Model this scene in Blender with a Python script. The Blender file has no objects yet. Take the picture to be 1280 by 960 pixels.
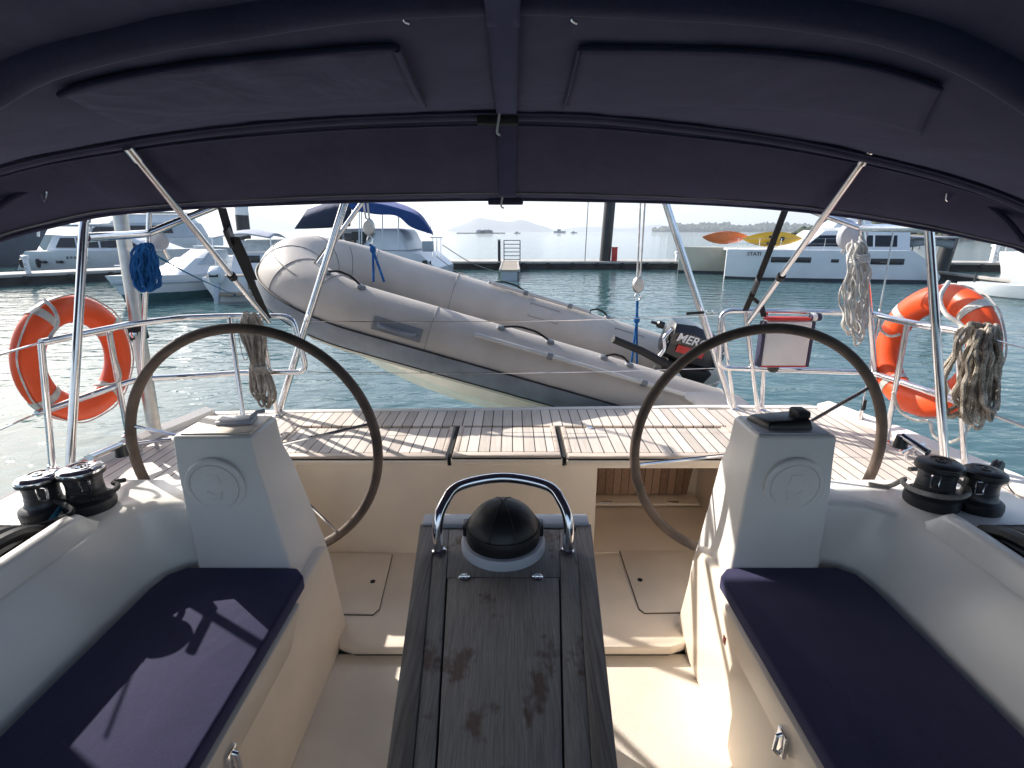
import bpy, bmesh, math, random
from mathutils import Vector as V, Matrix, noise as mnoise
random.seed(7)
SC = bpy.context.scene
COL = SC.collection
PI = math.pi
# ------------------------------------------------------------------ camera model
F = 650.0 / 1280.0
PITCH = math.atan(191.0 / 650.0)
CP, SP = math.cos(PITCH), math.sin(PITCH)
CZ = 2.40

def ray(px, py):
    u = (px - 640) / 650.0
    v = (py - 480) / 650.0
    return u, CP - v * SP, -(SP + v * CP)
def AY(px, py, Y):
    u, f, d = ray(px, py); k = Y / f
    return V((u * k, Y, CZ + d * k))
def AZ(px, py, z):
    u, f, d = ray(px, py); k = (z - CZ) / d
    return V((u * k, f * k, z))
def AX(px, py, x):
    u, f, d = ray(px, py); k = x / u
    return V((x, f * k, CZ + d * k))

cam = bpy.data.cameras.new('camera'); cam_o = bpy.data.objects.new('camera', cam)
COL.objects.link(cam_o); SC.camera = cam_o
cam.sensor_width = 36; cam.lens = 36 * F
cam.clip_start = 0.02; cam.clip_end = 60000
cam_o.location = (0, 0, CZ); cam_o.rotation_euler = (PI / 2 - PITCH, 0, 0)

# ------------------------------------------------------------------ materials
def nt(name):
    m = bpy.data.materials.new(name); m.use_nodes = True
    t = m.node_tree
    b = t.nodes['Principled BSDF']
    return m, t, b
def N(t, typ, **kw):
    n = t.nodes.new(typ)
    for k, v in kw.items():
        if k in n.inputs.keys(): n.inputs[k].default_value = v
        else: setattr(n, k, v)
    return n
def L(t, a, b): t.links.new(a, b)
def rgb(c): return (c[0], c[1], c[2], 1)
def setin(b, **kw):
    for k, v in kw.items():
        b.inputs[k.replace('_', ' ')].default_value = v

def mat(name, c, rough=.5, metal=0, var=.12, vscale=6, bump=0, bscale=80, c2=None, spec=.5, coat=0, stretch=None, rvar=.0, detail=5):
    m, t, b = nt(name)
    tc = N(t, 'ShaderNodeTexCoord')
    co = tc.outputs['Object']
    if stretch:
        mp = N(t, 'ShaderNodeMapping'); mp.inputs['Scale'].default_value = stretch
        L(t, co, mp.inputs['Vector']); co = mp.outputs['Vector']
    n = N(t, 'ShaderNodeTexNoise'); n.inputs['Scale'].default_value = vscale; n.inputs['Detail'].default_value = detail
    L(t, co, n.inputs['Vector'])
    r = N(t, 'ShaderNodeValToRGB')
    d = c2 if c2 else tuple(x * (1 - var * 2) for x in c)
    u = c if c2 else tuple(min(1, x * (1 + var)) for x in c)
    r.color_ramp.elements[0].position = .3; r.color_ramp.elements[1].position = .7
    r.color_ramp.elements[0].color = rgb(d); r.color_ramp.elements[1].color = rgb(u)
    L(t, n.outputs['Fac'], r.inputs['Fac']); L(t, r.outputs['Color'], b.inputs['Base Color'])
    b.inputs['Roughness'].default_value = rough; b.inputs['Metallic'].default_value = metal
    b.inputs['Specular IOR Level'].default_value = spec
    if coat: b.inputs['Coat Weight'].default_value = coat; b.inputs['Coat Roughness'].default_value = .1
    if rvar:
        mr = N(t, 'ShaderNodeMapRange'); mr.inputs['To Min'].default_value = max(.02, rough - rvar); mr.inputs['To Max'].default_value = rough + rvar
        L(t, n.outputs['Fac'], mr.inputs['Value']); L(t, mr.outputs['Result'], b.inputs['Roughness'])
    if bump:
        n2 = N(t, 'ShaderNodeTexNoise'); n2.inputs['Scale'].default_value = bscale; n2.inputs['Detail'].default_value = 3
        L(t, tc.outputs['Object'], n2.inputs['Vector'])
        bp = N(t, 'ShaderNodeBump'); bp.inputs['Strength'].default_value = bump; bp.inputs['Distance'].default_value = .01
        L(t, n2.outputs['Fac'], bp.inputs['Height']); L(t, bp.outputs['Normal'], b.inputs['Normal'])
    return m

def teak(name, axis, period, c1, c2, caulk=(.012, .011, .01), w=.09, rough=.6, offs=0.0, stain=None):
    m, t, b = nt(name)
    tc = N(t, 'ShaderNodeTexCoord'); sp = N(t, 'ShaderNodeSeparateXYZ')
    L(t, tc.outputs['Object'], sp.inputs[0])
    dv = N(t, 'ShaderNodeMath', operation='MULTIPLY_ADD'); dv.inputs[1].default_value = 1 / period; dv.inputs[2].default_value = 200 + offs
    L(t, sp.outputs[axis], dv.inputs[0])
    fr = N(t, 'ShaderNodeMath', operation='FRACT'); L(t, dv.outputs[0], fr.inputs[0])
    fl = N(t, 'ShaderNodeMath', operation='FLOOR'); L(t, dv.outputs[0], fl.inputs[0])
    lt = N(t, 'ShaderNodeMath', operation='LESS_THAN'); lt.inputs[1].default_value = w; L(t, fr.outputs[0], lt.inputs[0])
    wn = N(t, 'ShaderNodeTexWhiteNoise', noise_dimensions='1D'); L(t, fl.outputs[0], wn.inputs['W'])
    mp = N(t, 'ShaderNodeMapping')
    sc = [90, 90, 90]; sc[1 if axis == 0 else (0 if axis == 1 else 2)] = 5
    if axis == 0: sc = [90, 5, 40]
    if axis == 1: sc = [5, 90, 40]
    mp.inputs['Scale'].default_value = sc
    L(t, tc.outputs['Object'], mp.inputs['Vector'])
    n = N(t, 'ShaderNodeTexNoise'); n.inputs['Scale'].default_value = 1; n.inputs['Detail'].default_value = 5
    L(t, mp.outputs[0], n.inputs['Vector'])
    n3 = N(t, 'ShaderNodeTexNoise'); n3.inputs['Scale'].default_value = 2.2; n3.inputs['Detail'].default_value = 4
    L(t, tc.outputs['Object'], n3.inputs['Vector'])
    ad = N(t, 'ShaderNodeMath', operation='MULTIPLY_ADD'); ad.inputs[1].default_value = .5
    L(t, wn.outputs['Value'], ad.inputs[0])
    a2 = N(t, 'ShaderNodeMath', operation='MULTIPLY'); a2.inputs[1].default_value = .6; L(t, n.outputs['Fac'], a2.inputs[0])
    L(t, a2.outputs[0], ad.inputs[2])
    a3 = N(t, 'ShaderNodeMath', operation='MULTIPLY_ADD'); a3.inputs[1].default_value = .5; L(t, n3.outputs['Fac'], a3.inputs[0]); L(t, ad.outputs[0], a3.inputs[2])
    r = N(t, 'ShaderNodeValToRGB'); r.color_ramp.elements[0].position = .45; r.color_ramp.elements[1].position = 1.1 if False else 1.0
    r.color_ramp.elements[0].color = rgb(c1); r.color_ramp.elements[1].color = rgb(c2)
    L(t, a3.outputs[0], r.inputs['Fac'])
    mx = N(t, 'ShaderNodeMix', data_type='RGBA'); L(t, lt.outputs[0], mx.inputs[0]); L(t, r.outputs['Color'], mx.inputs[6]); mx.inputs[7].default_value = rgb(caulk)
    L(t, mx.outputs[2], b.inputs['Base Color'])
    b.inputs['Roughness'].default_value = rough
    iv = N(t, 'ShaderNodeMath', operation='MULTIPLY_ADD'); iv.inputs[1].default_value = -1.0; L(t, lt.outputs[0], iv.inputs[0]); L(t, a2.outputs[0], iv.inputs[2])
    bp = N(t, 'ShaderNodeBump'); bp.inputs['Strength'].default_value = .5; bp.inputs['Distance'].default_value = .002
    L(t, iv.outputs[0], bp.inputs['Height']); L(t, bp.outputs['Normal'], b.inputs['Normal'])
    return m

def table_wood():
    m, t, b = nt('weathered_table_teak')
    tc = N(t, 'ShaderNodeTexCoord')
    mp = N(t, 'ShaderNodeMapping'); mp.inputs['Scale'].default_value = (260, 9, 60); L(t, tc.outputs['Object'], mp.inputs['Vector'])
    n = N(t, 'ShaderNodeTexNoise'); n.inputs['Scale'].default_value = 1; n.inputs['Detail'].default_value = 4; n.inputs['Roughness'].default_value = .7
    L(t, mp.outputs[0], n.inputs['Vector'])
    r = N(t, 'ShaderNodeValToRGB'); r.color_ramp.elements[0].position = .3; r.color_ramp.elements[1].position = .72
    r.color_ramp.elements[0].color = rgb((.165, .15, .138)); r.color_ramp.elements[1].color = rgb((.34, .315, .29))
    L(t, n.outputs['Fac'], r.inputs['Fac'])
    n2 = N(t, 'ShaderNodeTexNoise'); n2.inputs['Scale'].default_value = 5.5; n2.inputs['Detail'].default_value = 4; n2.inputs['Roughness'].default_value = .65
    mp2 = N(t, 'ShaderNodeMapping'); mp2.inputs['Scale'].default_value = (1.3, .8, 1); mp2.inputs['Location'].default_value = (3.1, 1.7, 0)
    L(t, tc.outputs['Object'], mp2.inputs['Vector']); L(t, mp2.outputs[0], n2.inputs['Vector'])
    r2 = N(t, 'ShaderNodeValToRGB'); r2.color_ramp.elements[0].position = .56; r2.color_ramp.elements[1].position = .63
    r2.color_ramp.elements[0].color = (0, 0, 0, 1); r2.color_ramp.elements[1].color = (.75, .75, .75, 1)
    L(t, n2.outputs['Fac'], r2.inputs['Fac'])
    mx = N(t, 'ShaderNodeMix', data_type='RGBA'); L(t, r2.outputs['Color'], mx.inputs[0]); L(t, r.outputs['Color'], mx.inputs[6]); mx.inputs[7].default_value = rgb((.095, .042, .022))
    L(t, mx.outputs[2], b.inputs['Base Color']); b.inputs['Roughness'].default_value = .62
    b.inputs['Specular IOR Level'].default_value = .3
    bp = N(t, 'ShaderNodeBump'); bp.inputs['Strength'].default_value = .6; bp.inputs['Distance'].default_value = .002
    L(t, n.outputs['Fac'], bp.inputs['Height']); L(t, bp.outputs['Normal'], b.inputs['Normal'])
    return m

def canvas(name, c, wr=.5, wscale=2.2, wdist=.03):
    m, t, b = nt(name)
    tc = N(t, 'ShaderNodeTexCoord')
    n = N(t, 'ShaderNodeTexNoise'); n.inputs['Scale'].default_value = 420; n.inputs['Detail'].default_value = 2
    L(t, tc.outputs['Object'], n.inputs['Vector'])
    n2 = N(t, 'ShaderNodeTexNoise'); n2.inputs['Scale'].default_value = wscale; n2.inputs['Detail'].default_value = 3; n2.inputs['Distortion'].default_value = .6
    mp = N(t, 'ShaderNodeMapping'); mp.inputs['Scale'].default_value = (1.6, .8, 1); mp.inputs['Rotation'].default_value = (0, 0, .5)
    L(t, tc.outputs['Object'], mp.inputs['Vector']); L(t, mp.outputs[0], n2.inputs['Vector'])
    r = N(t, 'ShaderNodeValToRGB')
    r.color_ramp.elements[0].position = .25; r.color_ramp.elements[1].position = .75
    r.color_ramp.elements[0].color = rgb(tuple(x * .74 for x in c)); r.color_ramp.elements[1].color = rgb(tuple(x * 1.24 for x in c))
    nm = N(t, 'ShaderNodeTexNoise'); nm.inputs['Scale'].default_value = 5; nm.inputs['Detail'].default_value = 9; nm.inputs['Roughness'].default_value = .72
    L(t, tc.outputs['Object'], nm.inputs['Vector'])
    mxv = N(t, 'ShaderNodeMath', operation='MULTIPLY_ADD'); mxv.inputs[1].default_value = .5; L(t, n.outputs['Fac'], mxv.inputs[0])
    mx2 = N(t, 'ShaderNodeMath', operation='MULTIPLY'); mx2.inputs[1].default_value = .5; L(t, nm.outputs['Fac'], mx2.inputs[0]); L(t, mx2.outputs[0], mxv.inputs[2])
    r.color_ramp.elements[0].position = .36; r.color_ramp.elements[1].position = .64
    L(t, mxv.outputs[0], r.inputs['Fac']); L(t, r.outputs['Color'], b.inputs['Base Color'])
    b.inputs['Roughness'].default_value = .85; b.inputs['Specular IOR Level'].default_value = .15
    b.inputs['Sheen Weight'].default_value = .25; b.inputs['Sheen Tint'].default_value = rgb((.6, .6, .9))
    bp2 = N(t, 'ShaderNodeBump'); bp2.inputs['Strength'].default_value = wr; bp2.inputs['Distance'].default_value = wdist
    L(t, n2.outputs['Fac'], bp2.inputs['Height'])
    bp = N(t, 'ShaderNodeBump'); bp.inputs['Strength'].default_value = .25; bp.inputs['Distance'].default_value = .002
    L(t, n.outputs['Fac'], bp.inputs['Height']); L(t, bp2.outputs['Normal'], bp.inputs['Normal']); L(t, bp.outputs['Normal'], b.inputs['Normal'])
    return m

def rope_mat(name, c, c2):
    m, t, b = nt(name)
    tc = N(t, 'ShaderNodeTexCoord')
    w = N(t, 'ShaderNodeTexNoise'); w.inputs['Scale'].default_value = 230; w.inputs['Detail'].default_value = 2
    L(t, tc.outputs['Object'], w.inputs['Vector'])
    n2 = N(t, 'ShaderNodeTexNoise'); n2.inputs['Scale'].default_value = 14; L(t, tc.outputs['Object'], n2.inputs['Vector'])
    ad = N(t, 'ShaderNodeMath', operation='ADD'); L(t, w.outputs['Fac'], ad.inputs[0]); L(t, n2.outputs['Fac'], ad.inputs[1])
    r = N(t, 'ShaderNodeValToRGB'); r.color_ramp.elements[0].position = .8 * .5 + .05; r.color_ramp.elements[1].position = .62
    hv = N(t, 'ShaderNodeMath', operation='MULTIPLY'); hv.inputs[1].default_value = .5; L(t, ad.outputs[0], hv.inputs[0])
    r.color_ramp.elements[0].color = rgb(c2); r.color_ramp.elements[1].color = rgb(c)
    L(t, hv.outputs[0], r.inputs['Fac']); L(t, r.outputs['Color'], b.inputs['Base Color'])
    b.inputs['Roughness'].default_value = .85; b.inputs['Specular IOR Level'].default_value = .2
    bp = N(t, 'ShaderNodeBump'); bp.inputs['Strength'].default_value = .45; bp.inputs['Distance'].default_value = .002
    L(t, w.outputs['Fac'], bp.inputs['Height']); L(t, bp.outputs['Normal'], b.inputs['Normal'])
    return m

def water_mat():
    m, t, b = nt('sea_water')
    tc = N(t, 'ShaderNodeTexCoord')
    def nz(scale, sx, sy, rot, det, dist=0):
        mp = N(t, 'ShaderNodeMapping'); mp.inputs['Scale'].default_value = (sx, sy, 1); mp.inputs['Rotation'].default_value = (0, 0, rot)
        L(t, tc.outputs['Object'], mp.inputs['Vector'])
        n = N(t, 'ShaderNodeTexNoise'); n.inputs['Scale'].default_value = scale; n.inputs['Detail'].default_value = det; n.inputs['Distortion'].default_value = dist
        L(t, mp.outputs[0], n.inputs['Vector']); return n
    n1 = nz(1.3, .7, 1.5, .25, 2, .3)
    n2 = nz(3.6, .75, 1.3, -.2, 3, .5)
    n3 = nz(.05, 1, 1, 0, 3)
    b1 = N(t, 'ShaderNodeBump'); b1.inputs['Strength'].default_value = 1; b1.inputs['Distance'].default_value = .055
    L(t, n1.outputs['Fac'], b1.inputs['Height'])
    b2 = N(t, 'ShaderNodeBump'); b2.inputs['Strength'].default_value = 1; b2.inputs['Distance'].default_value = .022
    L(t, n2.outputs['Fac'], b2.inputs['Height']); L(t, b1.outputs['Normal'], b2.inputs['Normal'])
    L(t, b2.outputs['Normal'], b.inputs['Normal'])
    r = N(t, 'ShaderNodeValToRGB'); r.color_ramp.elements[0].position = .35; r.color_ramp.elements[1].position = .65
    r.color_ramp.elements[0].color = rgb((.042, .098, .106)); r.color_ramp.elements[1].color = rgb((.056, .122, .130))
    L(t, n3.outputs['Fac'], r.inputs['Fac']); L(t, r.outputs['Color'], b.inputs['Base Color'])
    b.inputs['Roughness'].default_value = .03; b.inputs['IOR'].default_value = 1.33
    return m

M = {}
M['gelcoat'] = mat('white_gelcoat', (.83, .80, .755), .24, var=.03, vscale=2.5, rvar=.08)
M['cream'] = mat('cream_gelcoat', (.85, .735, .60), .36, var=.04, vscale=4, rvar=.1)
M['nonskid'] = mat('cream_nonskid', (.84, .76, .65), .6, var=.09, vscale=2.2, bump=.35, bscale=260)
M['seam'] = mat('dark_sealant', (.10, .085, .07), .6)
M['steel'] = mat('stainless_steel', (.78, .78, .80), .14, 1, var=.05, vscale=20, rvar=.06)
M['chrome'] = mat('chrome', (.8, .8, .82), .08, 1, var=.02)
M['alu'] = mat('brushed_aluminium', (.62, .60, .56), .42, 1, var=.06, vscale=30)
M['grey_paint'] = mat('pale_grey_plastic', (.50, .52, .57), .4, var=.05)
M['rim'] = mat('weathered_leather', (.125, .088, .068), .62, var=.25, vscale=9, bump=.3, bscale=180)
M['teak'] = teak('sun_bleached_teak', 0, .062, (.50, .435, .38), (.78, .695, .615))
M['teakx'] = mat('teak_border', (.64, .54, .46), .6, var=.12, vscale=1, stretch=(5, 60, 40), bump=.1)
M['teakred'] = teak('oiled_teak', 0, .052, (.22, .125, .08), (.44, .29, .20), w=.07, rough=.5)
M['table'] = table_wood()
M['table_edge'] = mat('table_edge_teak', (.23, .20, .175), .65, c2=(.10, .082, .07), vscale=1, stretch=(140, 5, 60), bump=.2)
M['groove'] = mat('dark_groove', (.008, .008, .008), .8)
M['canvas'] = canvas('navy_canvas', (.046, .045, .084), .6)
M['canvas_wr'] = canvas('wrinkled_navy_canvas', (.049, .048, .088), .8, 4, .03)
M['tape'] = canvas('blue_seam_tape', (.034, .036, .084), .1)
M['cushion'] = canvas('navy_cushion_fabric', (.026, .024, .064), .35, 3, .02)
M['black'] = mat('black_plastic', (.012, .012, .013), .35, var=.2)
M['blackm'] = mat('black_rubber', (.015, .015, .016), .65, var=.25, bump=.2)
M['cover'] = mat('black_leatherette_cover', (.010, .010, .012), .42, var=.2, vscale=8, bump=.25, bscale=14)
M['winch'] = mat('grey_anodised_aluminium', (.075, .078, .084), .38, .6, var=.12, vscale=14)
M['winchd'] = mat('dark_winch_base', (.03, .032, .036), .45, .3, var=.15)
M['orange'] = mat('orange_plastic', (.82, .085, .012), .42, var=.07, vscale=5, rvar=.08, bump=.08, bscale=40)
M['reflect'] = mat('silver_reflective_tape', (.52, .52, .48), .4, .1, var=.12, vscale=25)
M['rope_white'] = rope_mat('white_rope', (.72, .70, .66), (.42, .41, .39))
M['rope_grey'] = rope_mat('weathered_grey_rope', (.50, .47, .42), (.20, .18, .16))
M['rope_brown'] = rope_mat('weathered_brown_rope', (.58, .52, .44), (.16, .135, .11))
M['rope_blue'] = rope_mat('blue_rope', (.025, .16, .42), (.01, .07, .22))
M['rope_teal'] = rope_mat('teal_rope', (.03, .20, .32), (.012, .09, .16))
M['rope_dark'] = rope_mat('dark_rope', (.05, .05, .055), (.015, .015, .016))
M['webbing'] = mat('black_webbing', (.012, .012, .015), .8, var=.3, vscale=60, bump=.3, bscale=300)
M['hypalon'] = mat('grey_hypalon', (.585, .525, .47), .58, c2=(.47, .42, .37), vscale=3.2, bump=.08, bscale=50)
M['strake'] = mat('slate_grey_rubber', (.23, .25, .29), .6, var=.12, vscale=6)
M['ribhull'] = mat('cream_fibreglass', (.84, .80, .70), .35, var=.08, vscale=3)
M['patch'] = mat('grey_moulded_patch', (.20, .215, .235), .6, var=.1)
M['oar'] = mat('pale_grey_oar', (.60, .58, .55), .4, .2, var=.06)
M['motor'] = mat('black_gloss_cowl', (.012, .012, .013), .22, var=.2, coat=.4)
M['seamgrey'] = mat('tube_seam_grey', (.33, .31, .30), .7)
M['red'] = mat('red_paint', (.55, .03, .025), .4)
M['white'] = mat('white_paint', (.80, .80, .80), .4, var=.04)
M['pouch'] = mat('white_vinyl', (.72, .70, .70), .55, var=.05, bump=.1, bscale=12)
M['navyflap'] = mat('navy_vinyl', (.03, .028, .07), .6)
M['boat_white'] = mat('boat_white', (.72, .745, .77), .3, var=.03, vscale=1.2, rvar=.05)
M['boat_grey'] = mat('boat_dark_grey', (.11, .125, .155), .3, var=.06, vscale=1)
M['boat_pale'] = mat('boat_pale_grey', (.42, .46, .50), .35, var=.05, vscale=1)
M['boat_green'] = mat('boat_beige', (.52, .53, .43), .4, var=.06, vscale=1)
M['antifoul'] = mat('dark_antifouling', (.02, .03, .04), .6)
M['teal_bottom'] = mat('teal_antifouling', (.02, .10, .11), .6)
M['glass'] = mat('dark_window', (.008, .010, .016), .06, var=.1)
M['clear'] = mat('pale_window', (.45, .52, .58), .1, var=.1)
M['bluecanvas'] = canvas('blue_boat_canvas', (.012, .055, .20), .6, 1.2, .1)
M['darkcanvas'] = canvas('dark_boat_canvas', (.02, .03, .055), .5, 1.2, .1)
M['greycanvas'] = canvas('grey_boat_canvas', (.38, .40, .42), .5, 1.2, .1)
M['concrete'] = mat('dock_concrete', (.42, .40, .37), .85, var=.12, vscale=1.5, bump=.2, bscale=20)
M['dockside'] = mat('dark_dock_fender', (.045, .045, .045), .8, c2=(.015, .015, .015), vscale=2)
M['dockwood'] = teak('dock_planks', 1, .14, (.22, .18, .13), (.40, .34, .26), w=.1)
M['pile'] = mat('black_pile_sleeve', (.022, .024, .026), .5, var=.2, vscale=1)
M['steelgrey'] = mat('galvanised_steel', (.25, .25, .26), .5, .6)
M['kayako'] = mat('orange_kayak', (.80, .20, .06), .4, var=.08)
M['kayaky'] = mat('yellow_kayak', (.80, .46, .03), .4, var=.06)
M['hillfar'] = mat('far_hill', (.06, .075, .065), .95, var=.25, vscale=.004)
M['wood'] = mat('shore_trees', (.075, .095, .055), .95, c2=(.03, .045, .025), vscale=.08)
M['rock'] = mat('shore_rock', (.24, .21, .17), .9, var=.2, vscale=.2)
M['water'] = water_mat()

# ------------------------------------------------------------------ mesh builder
def frames(pts, closed=False):
    n = len(pts); T = []
    for i in range(n):
        if closed: d = pts[(i + 1) % n] - pts[i - 1]
        else: d = pts[min(i + 1, n - 1)] - pts[max(i - 1, 0)]
        T.append(d.normalized() if d.length > 1e-9 else V((0, 0, 1)))
    a = T[0].orthogonal().normalized()
    out = []
    for i in range(n):
        a = a - T[i] * a.dot(T[i])
        a = a.normalized() if a.length > 1e-6 else T[i].orthogonal().normalized()
        out.append((a.copy(), T[i].cross(a)))
    return out
def smooth(pts, n=8, closed=False):
    P = [V(p) for p in pts]; out = []; k = len(P)
    rng = k if closed else k - 1
    for i in range(rng):
        if closed: p0, p1, p2, p3 = P[i - 1], P[i], P[(i + 1) % k], P[(i + 2) % k]
        else: p0, p1, p2, p3 = P[max(i - 1, 0)], P[i], P[i + 1], P[min(i + 2, k - 1)]
        for j in range(n):
            t = j / n
            out.append(.5 * ((2 * p1) + (p2 - p0) * t + (2 * p0 - 5 * p1 + 4 * p2 - p3) * t * t + (3 * p1 - p0 - 3 * p2 + p3) * t ** 3))
    if not closed: out.append(P[-1])
    return out
def fillet(pts, r, n=5):
    P = [V(p) for p in pts]; out = [P[0]]
    for i in range(1, len(P) - 1):
        a, b, c = P[i - 1], P[i], P[i + 1]
        d1, d2 = (a - b), (c - b)
        rr = min(r, d1.length * .45, d2.length * .45)
        s, e = b + d1.normalized() * rr, b + d2.normalized() * rr
        for j in range(n + 1):
            t = j / n
            out.append(s * (1 - t) ** 2 + b * 2 * t * (1 - t) + e * t * t)
    out.append(P[-1]); return out

class MB:
    def __init__(self): self.bm = bmesh.new()
    def add(self, tmp):
        me = bpy.data.meshes.new('tmp'); tmp.to_mesh(me); tmp.free(); self.bm.from_mesh(me); bpy.data.meshes.remove(me)
    def box(self, c, s, rot=None, bevel=0, seg=2):
        t = bmesh.new(); bmesh.ops.create_cube(t, size=1)
        for v in t.verts: v.co = V((v.co.x * s[0], v.co.y * s[1], v.co.z * s[2]))
        if bevel: bmesh.ops.bevel(t, geom=list(t.edges), offset=bevel, segments=seg, profile=.5, affect='EDGES')
        mt = Matrix.Translation(V(c))
        if rot is not None: mt = mt @ rot.to_4x4()
        t.transform(mt); self.add(t); return self
    def hexa(self, p, bevel=0, seg=2):   # 4 bottom then 4 top, same winding
        t = bmesh.new(); v = [t.verts.new(V(q)) for q in p]
        for f in ((3, 2, 1, 0), (4, 5, 6, 7), (0, 1, 5, 4), (1, 2, 6, 5), (2, 3, 7, 6), (3, 0, 4, 7)): t.faces.new([v[i] for i in f])
        bmesh.ops.recalc_face_normals(t, faces=list(t.faces))
        if bevel: bmesh.ops.bevel(t, geom=list(t.edges), offset=bevel, segments=seg, profile=.5, affect='EDGES')
        self.add(t); return self
    def tube(self, pts, r, seg=8, closed=False, radii=None, flat=1.0):
        P = [V(p) for p in pts]; fr = frames(P, closed); b = self.bm; rings = []
        for i, p in enumerate(P):
            rr = radii[i] if radii else r
            rings.append([b.verts.new(p + fr[i][0] * math.cos(2 * PI * j / seg) * rr + fr[i][1] * math.sin(2 * PI * j / seg) * rr * flat) for j in range(seg)])
        m = len(P) if closed else len(P) - 1
        for i in range(m):
            A, B = rings[i], rings[(i + 1) % len(P)]
            for j in range(seg): b.faces.new((A[j], A[(j + 1) % seg], B[(j + 1) % seg], B[j]))
        if not closed:
            b.faces.new(rings[0][::-1]); b.faces.new(rings[-1])
        return self
    def lathe(self, prof, mtx=None, seg=28):
        b = self.bm; mtx = mtx or Matrix(); rings = []
        for r, z in prof:
            if r < 1e-6: rings.append([b.verts.new(mtx @ V((0, 0, z)))])
            else: rings.append([b.verts.new(mtx @ V((r * math.cos(2 * PI * j / seg), r * math.sin(2 * PI * j / seg), z))) for j in range(seg)])
        for A, B in zip(rings, rings[1:]):
            for j in range(seg):
                k = (j + 1) % seg
                if len(A) == 1 and len(B) == 1: continue
                if len(A) == 1: b.faces.new((A[0], B[k], B[j]))
                elif len(B) == 1: b.faces.new((A[j], A[k], B[0]))
                else: b.faces.new((A[j], A[k], B[k], B[j]))
        if len(rings[0]) > 1: b.faces.new(rings[0][::-1])
        if len(rings[-1]) > 1: b.faces.new(rings[-1])
        return self
    def prism(self, poly, d, bevel=0):   # poly: list of points, extruded by vector d
        t = bmesh.new(); v = [t.verts.new(V(p)) for p in poly]; w = [t.verts.new(V(p) + V(d)) for p in poly]
        t.faces.new(v[::-1]); t.faces.new(w); n = len(v)
        for i in range(n): t.faces.new((v[i], v[(i + 1) % n], w[(i + 1) % n], w[i]))
        bmesh.ops.recalc_face_normals(t, faces=list(t.faces))
        if bevel: bmesh.ops.bevel(t, geom=list(t.edges), offset=bevel, segments=2, profile=.5, affect='EDGES')
        self.add(t); return self
    def loft(self, rings, closed=False, cap=True):
        b = self.bm; R = [[b.verts.new(V(p)) for p in r] for r in rings]; n = len(R[0])
        for A, B in zip(R, R[1:]):
            for j in range(n if closed else n - 1):
                k = (j + 1) % n
                try: b.faces.new((A[j], A[k], B[k], B[j]))
                except ValueError: pass
        if closed and cap:
            b.faces.new(R[0][::-1]); b.faces.new(R[-1])
        return self
    def build(self, name, m, parent=None, shade=True, solid=0, angle=40, subsurf=0, recalc=False):
        if recalc: bmesh.ops.recalc_face_normals(self.bm, faces=list(self.bm.faces))
        if parent is not None:
            w = parent['_w'] if '_w' in parent.keys() else None
            inv = world_inv(parent); self.bm.transform(inv)
        me = bpy.data.meshes.new(name); self.bm.to_mesh(me); self.bm.free()
        me.materials.append(M[m] if isinstance(m, str) else m)
        if shade:
            for p in me.polygons: p.use_smooth = True
            try: me.set_sharp_from_angle(angle=math.radians(angle))
            except Exception: pass
        o = bpy.data.objects.new(name, me); COL.objects.link(o)
        if parent is not None: o.parent = parent
        if solid:
            md = o.modifiers.new('solid', 'SOLIDIFY'); md.thickness = solid; md.offset = 0
        if subsurf:
            md = o.modifiers.new('sub', 'SUBSURF'); md.levels = subsurf; md.render_levels = subsurf
        return o
WM = {}
def world_inv(o):
    m = Matrix()
    while o is not None:
        m = o.matrix_basis @ m; o = o.parent
    return m.inverted()
def tag(o, label=None, cat=None, group=None, kind=None):
    if label: o['label'] = label
    if cat: o['category'] = cat
    if group: o['group'] = group
    if kind: o['kind'] = kind
    return o
def thing(name, loc, label, cat, group=None, rz=0):
    o = bpy.data.objects.new(name, None); COL.objects.link(o); o.empty_display_size = .1
    o.location = V(loc); o.rotation_euler = (0, 0, rz)
    return tag(o, label, cat, group)
def single(mb, name, m, label, cat, loc=(0, 0, 0), group=None, kind=None, **kw):
    mb.bm.transform(Matrix.Translation(-V(loc)))
    o = mb.build(name, m, None, **kw); o.location = V(loc)
    return tag(o, label, cat, group, kind)

# ------------------------------------------------------------------ water, hills, haze
mb = MB(); S = 9000
bmesh.ops.create_grid(mb.bm, x_segments=2, y_segments=2, size=S)
tag(mb.build('sea_water', 'water', None, shade=False), kind='structure')

def hill(name, px0, px1, peaks, dist, base=0, n=60, depth=600, m='hillfar'):
    # ridge with real depth: an elongated mound whose crest follows the given heights
    mb = MB(); rings = []
    x0, x1 = (px0 - 640) / 650 * dist, (px1 - 640) / 650 * dist
    def crest(t):
        for (a, h0), (b, h1) in zip(peaks, peaks[1:]):
            if a <= t <= b:
                s = (t - a) / (b - a + 1e-9); s = s * s * (3 - 2 * s) * .5 + s * .5
                return h0 + (h1 - h0) * s
        return 0
    for i in range(n + 1):
        t = i / n; x = x0 + (x1 - x0) * t; h = crest(t)
        h += (mnoise.noise(V((x * .004, dist * .01, 0))) * .12 + mnoise.noise(V((x * .015, dist * .01, 3))) * .05) * h
        ring = []
        for j in range(11):
            s = -1 + 2 * j / 10
            ring.append((x, dist + s * depth * .5 + mnoise.noise(V((x * .003, j, 1))) * depth * .06, base - 2 + (h + 2) * max(0, math.cos(s * PI / 2)) ** 1.2))
        rings.append(ring)
    mb.loft(rings)
    return tag(mb.build(name, m, None), kind='structure')
def hpx(py, d): return (289 - py) / 650 * d * 1.09 + CZ
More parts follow.
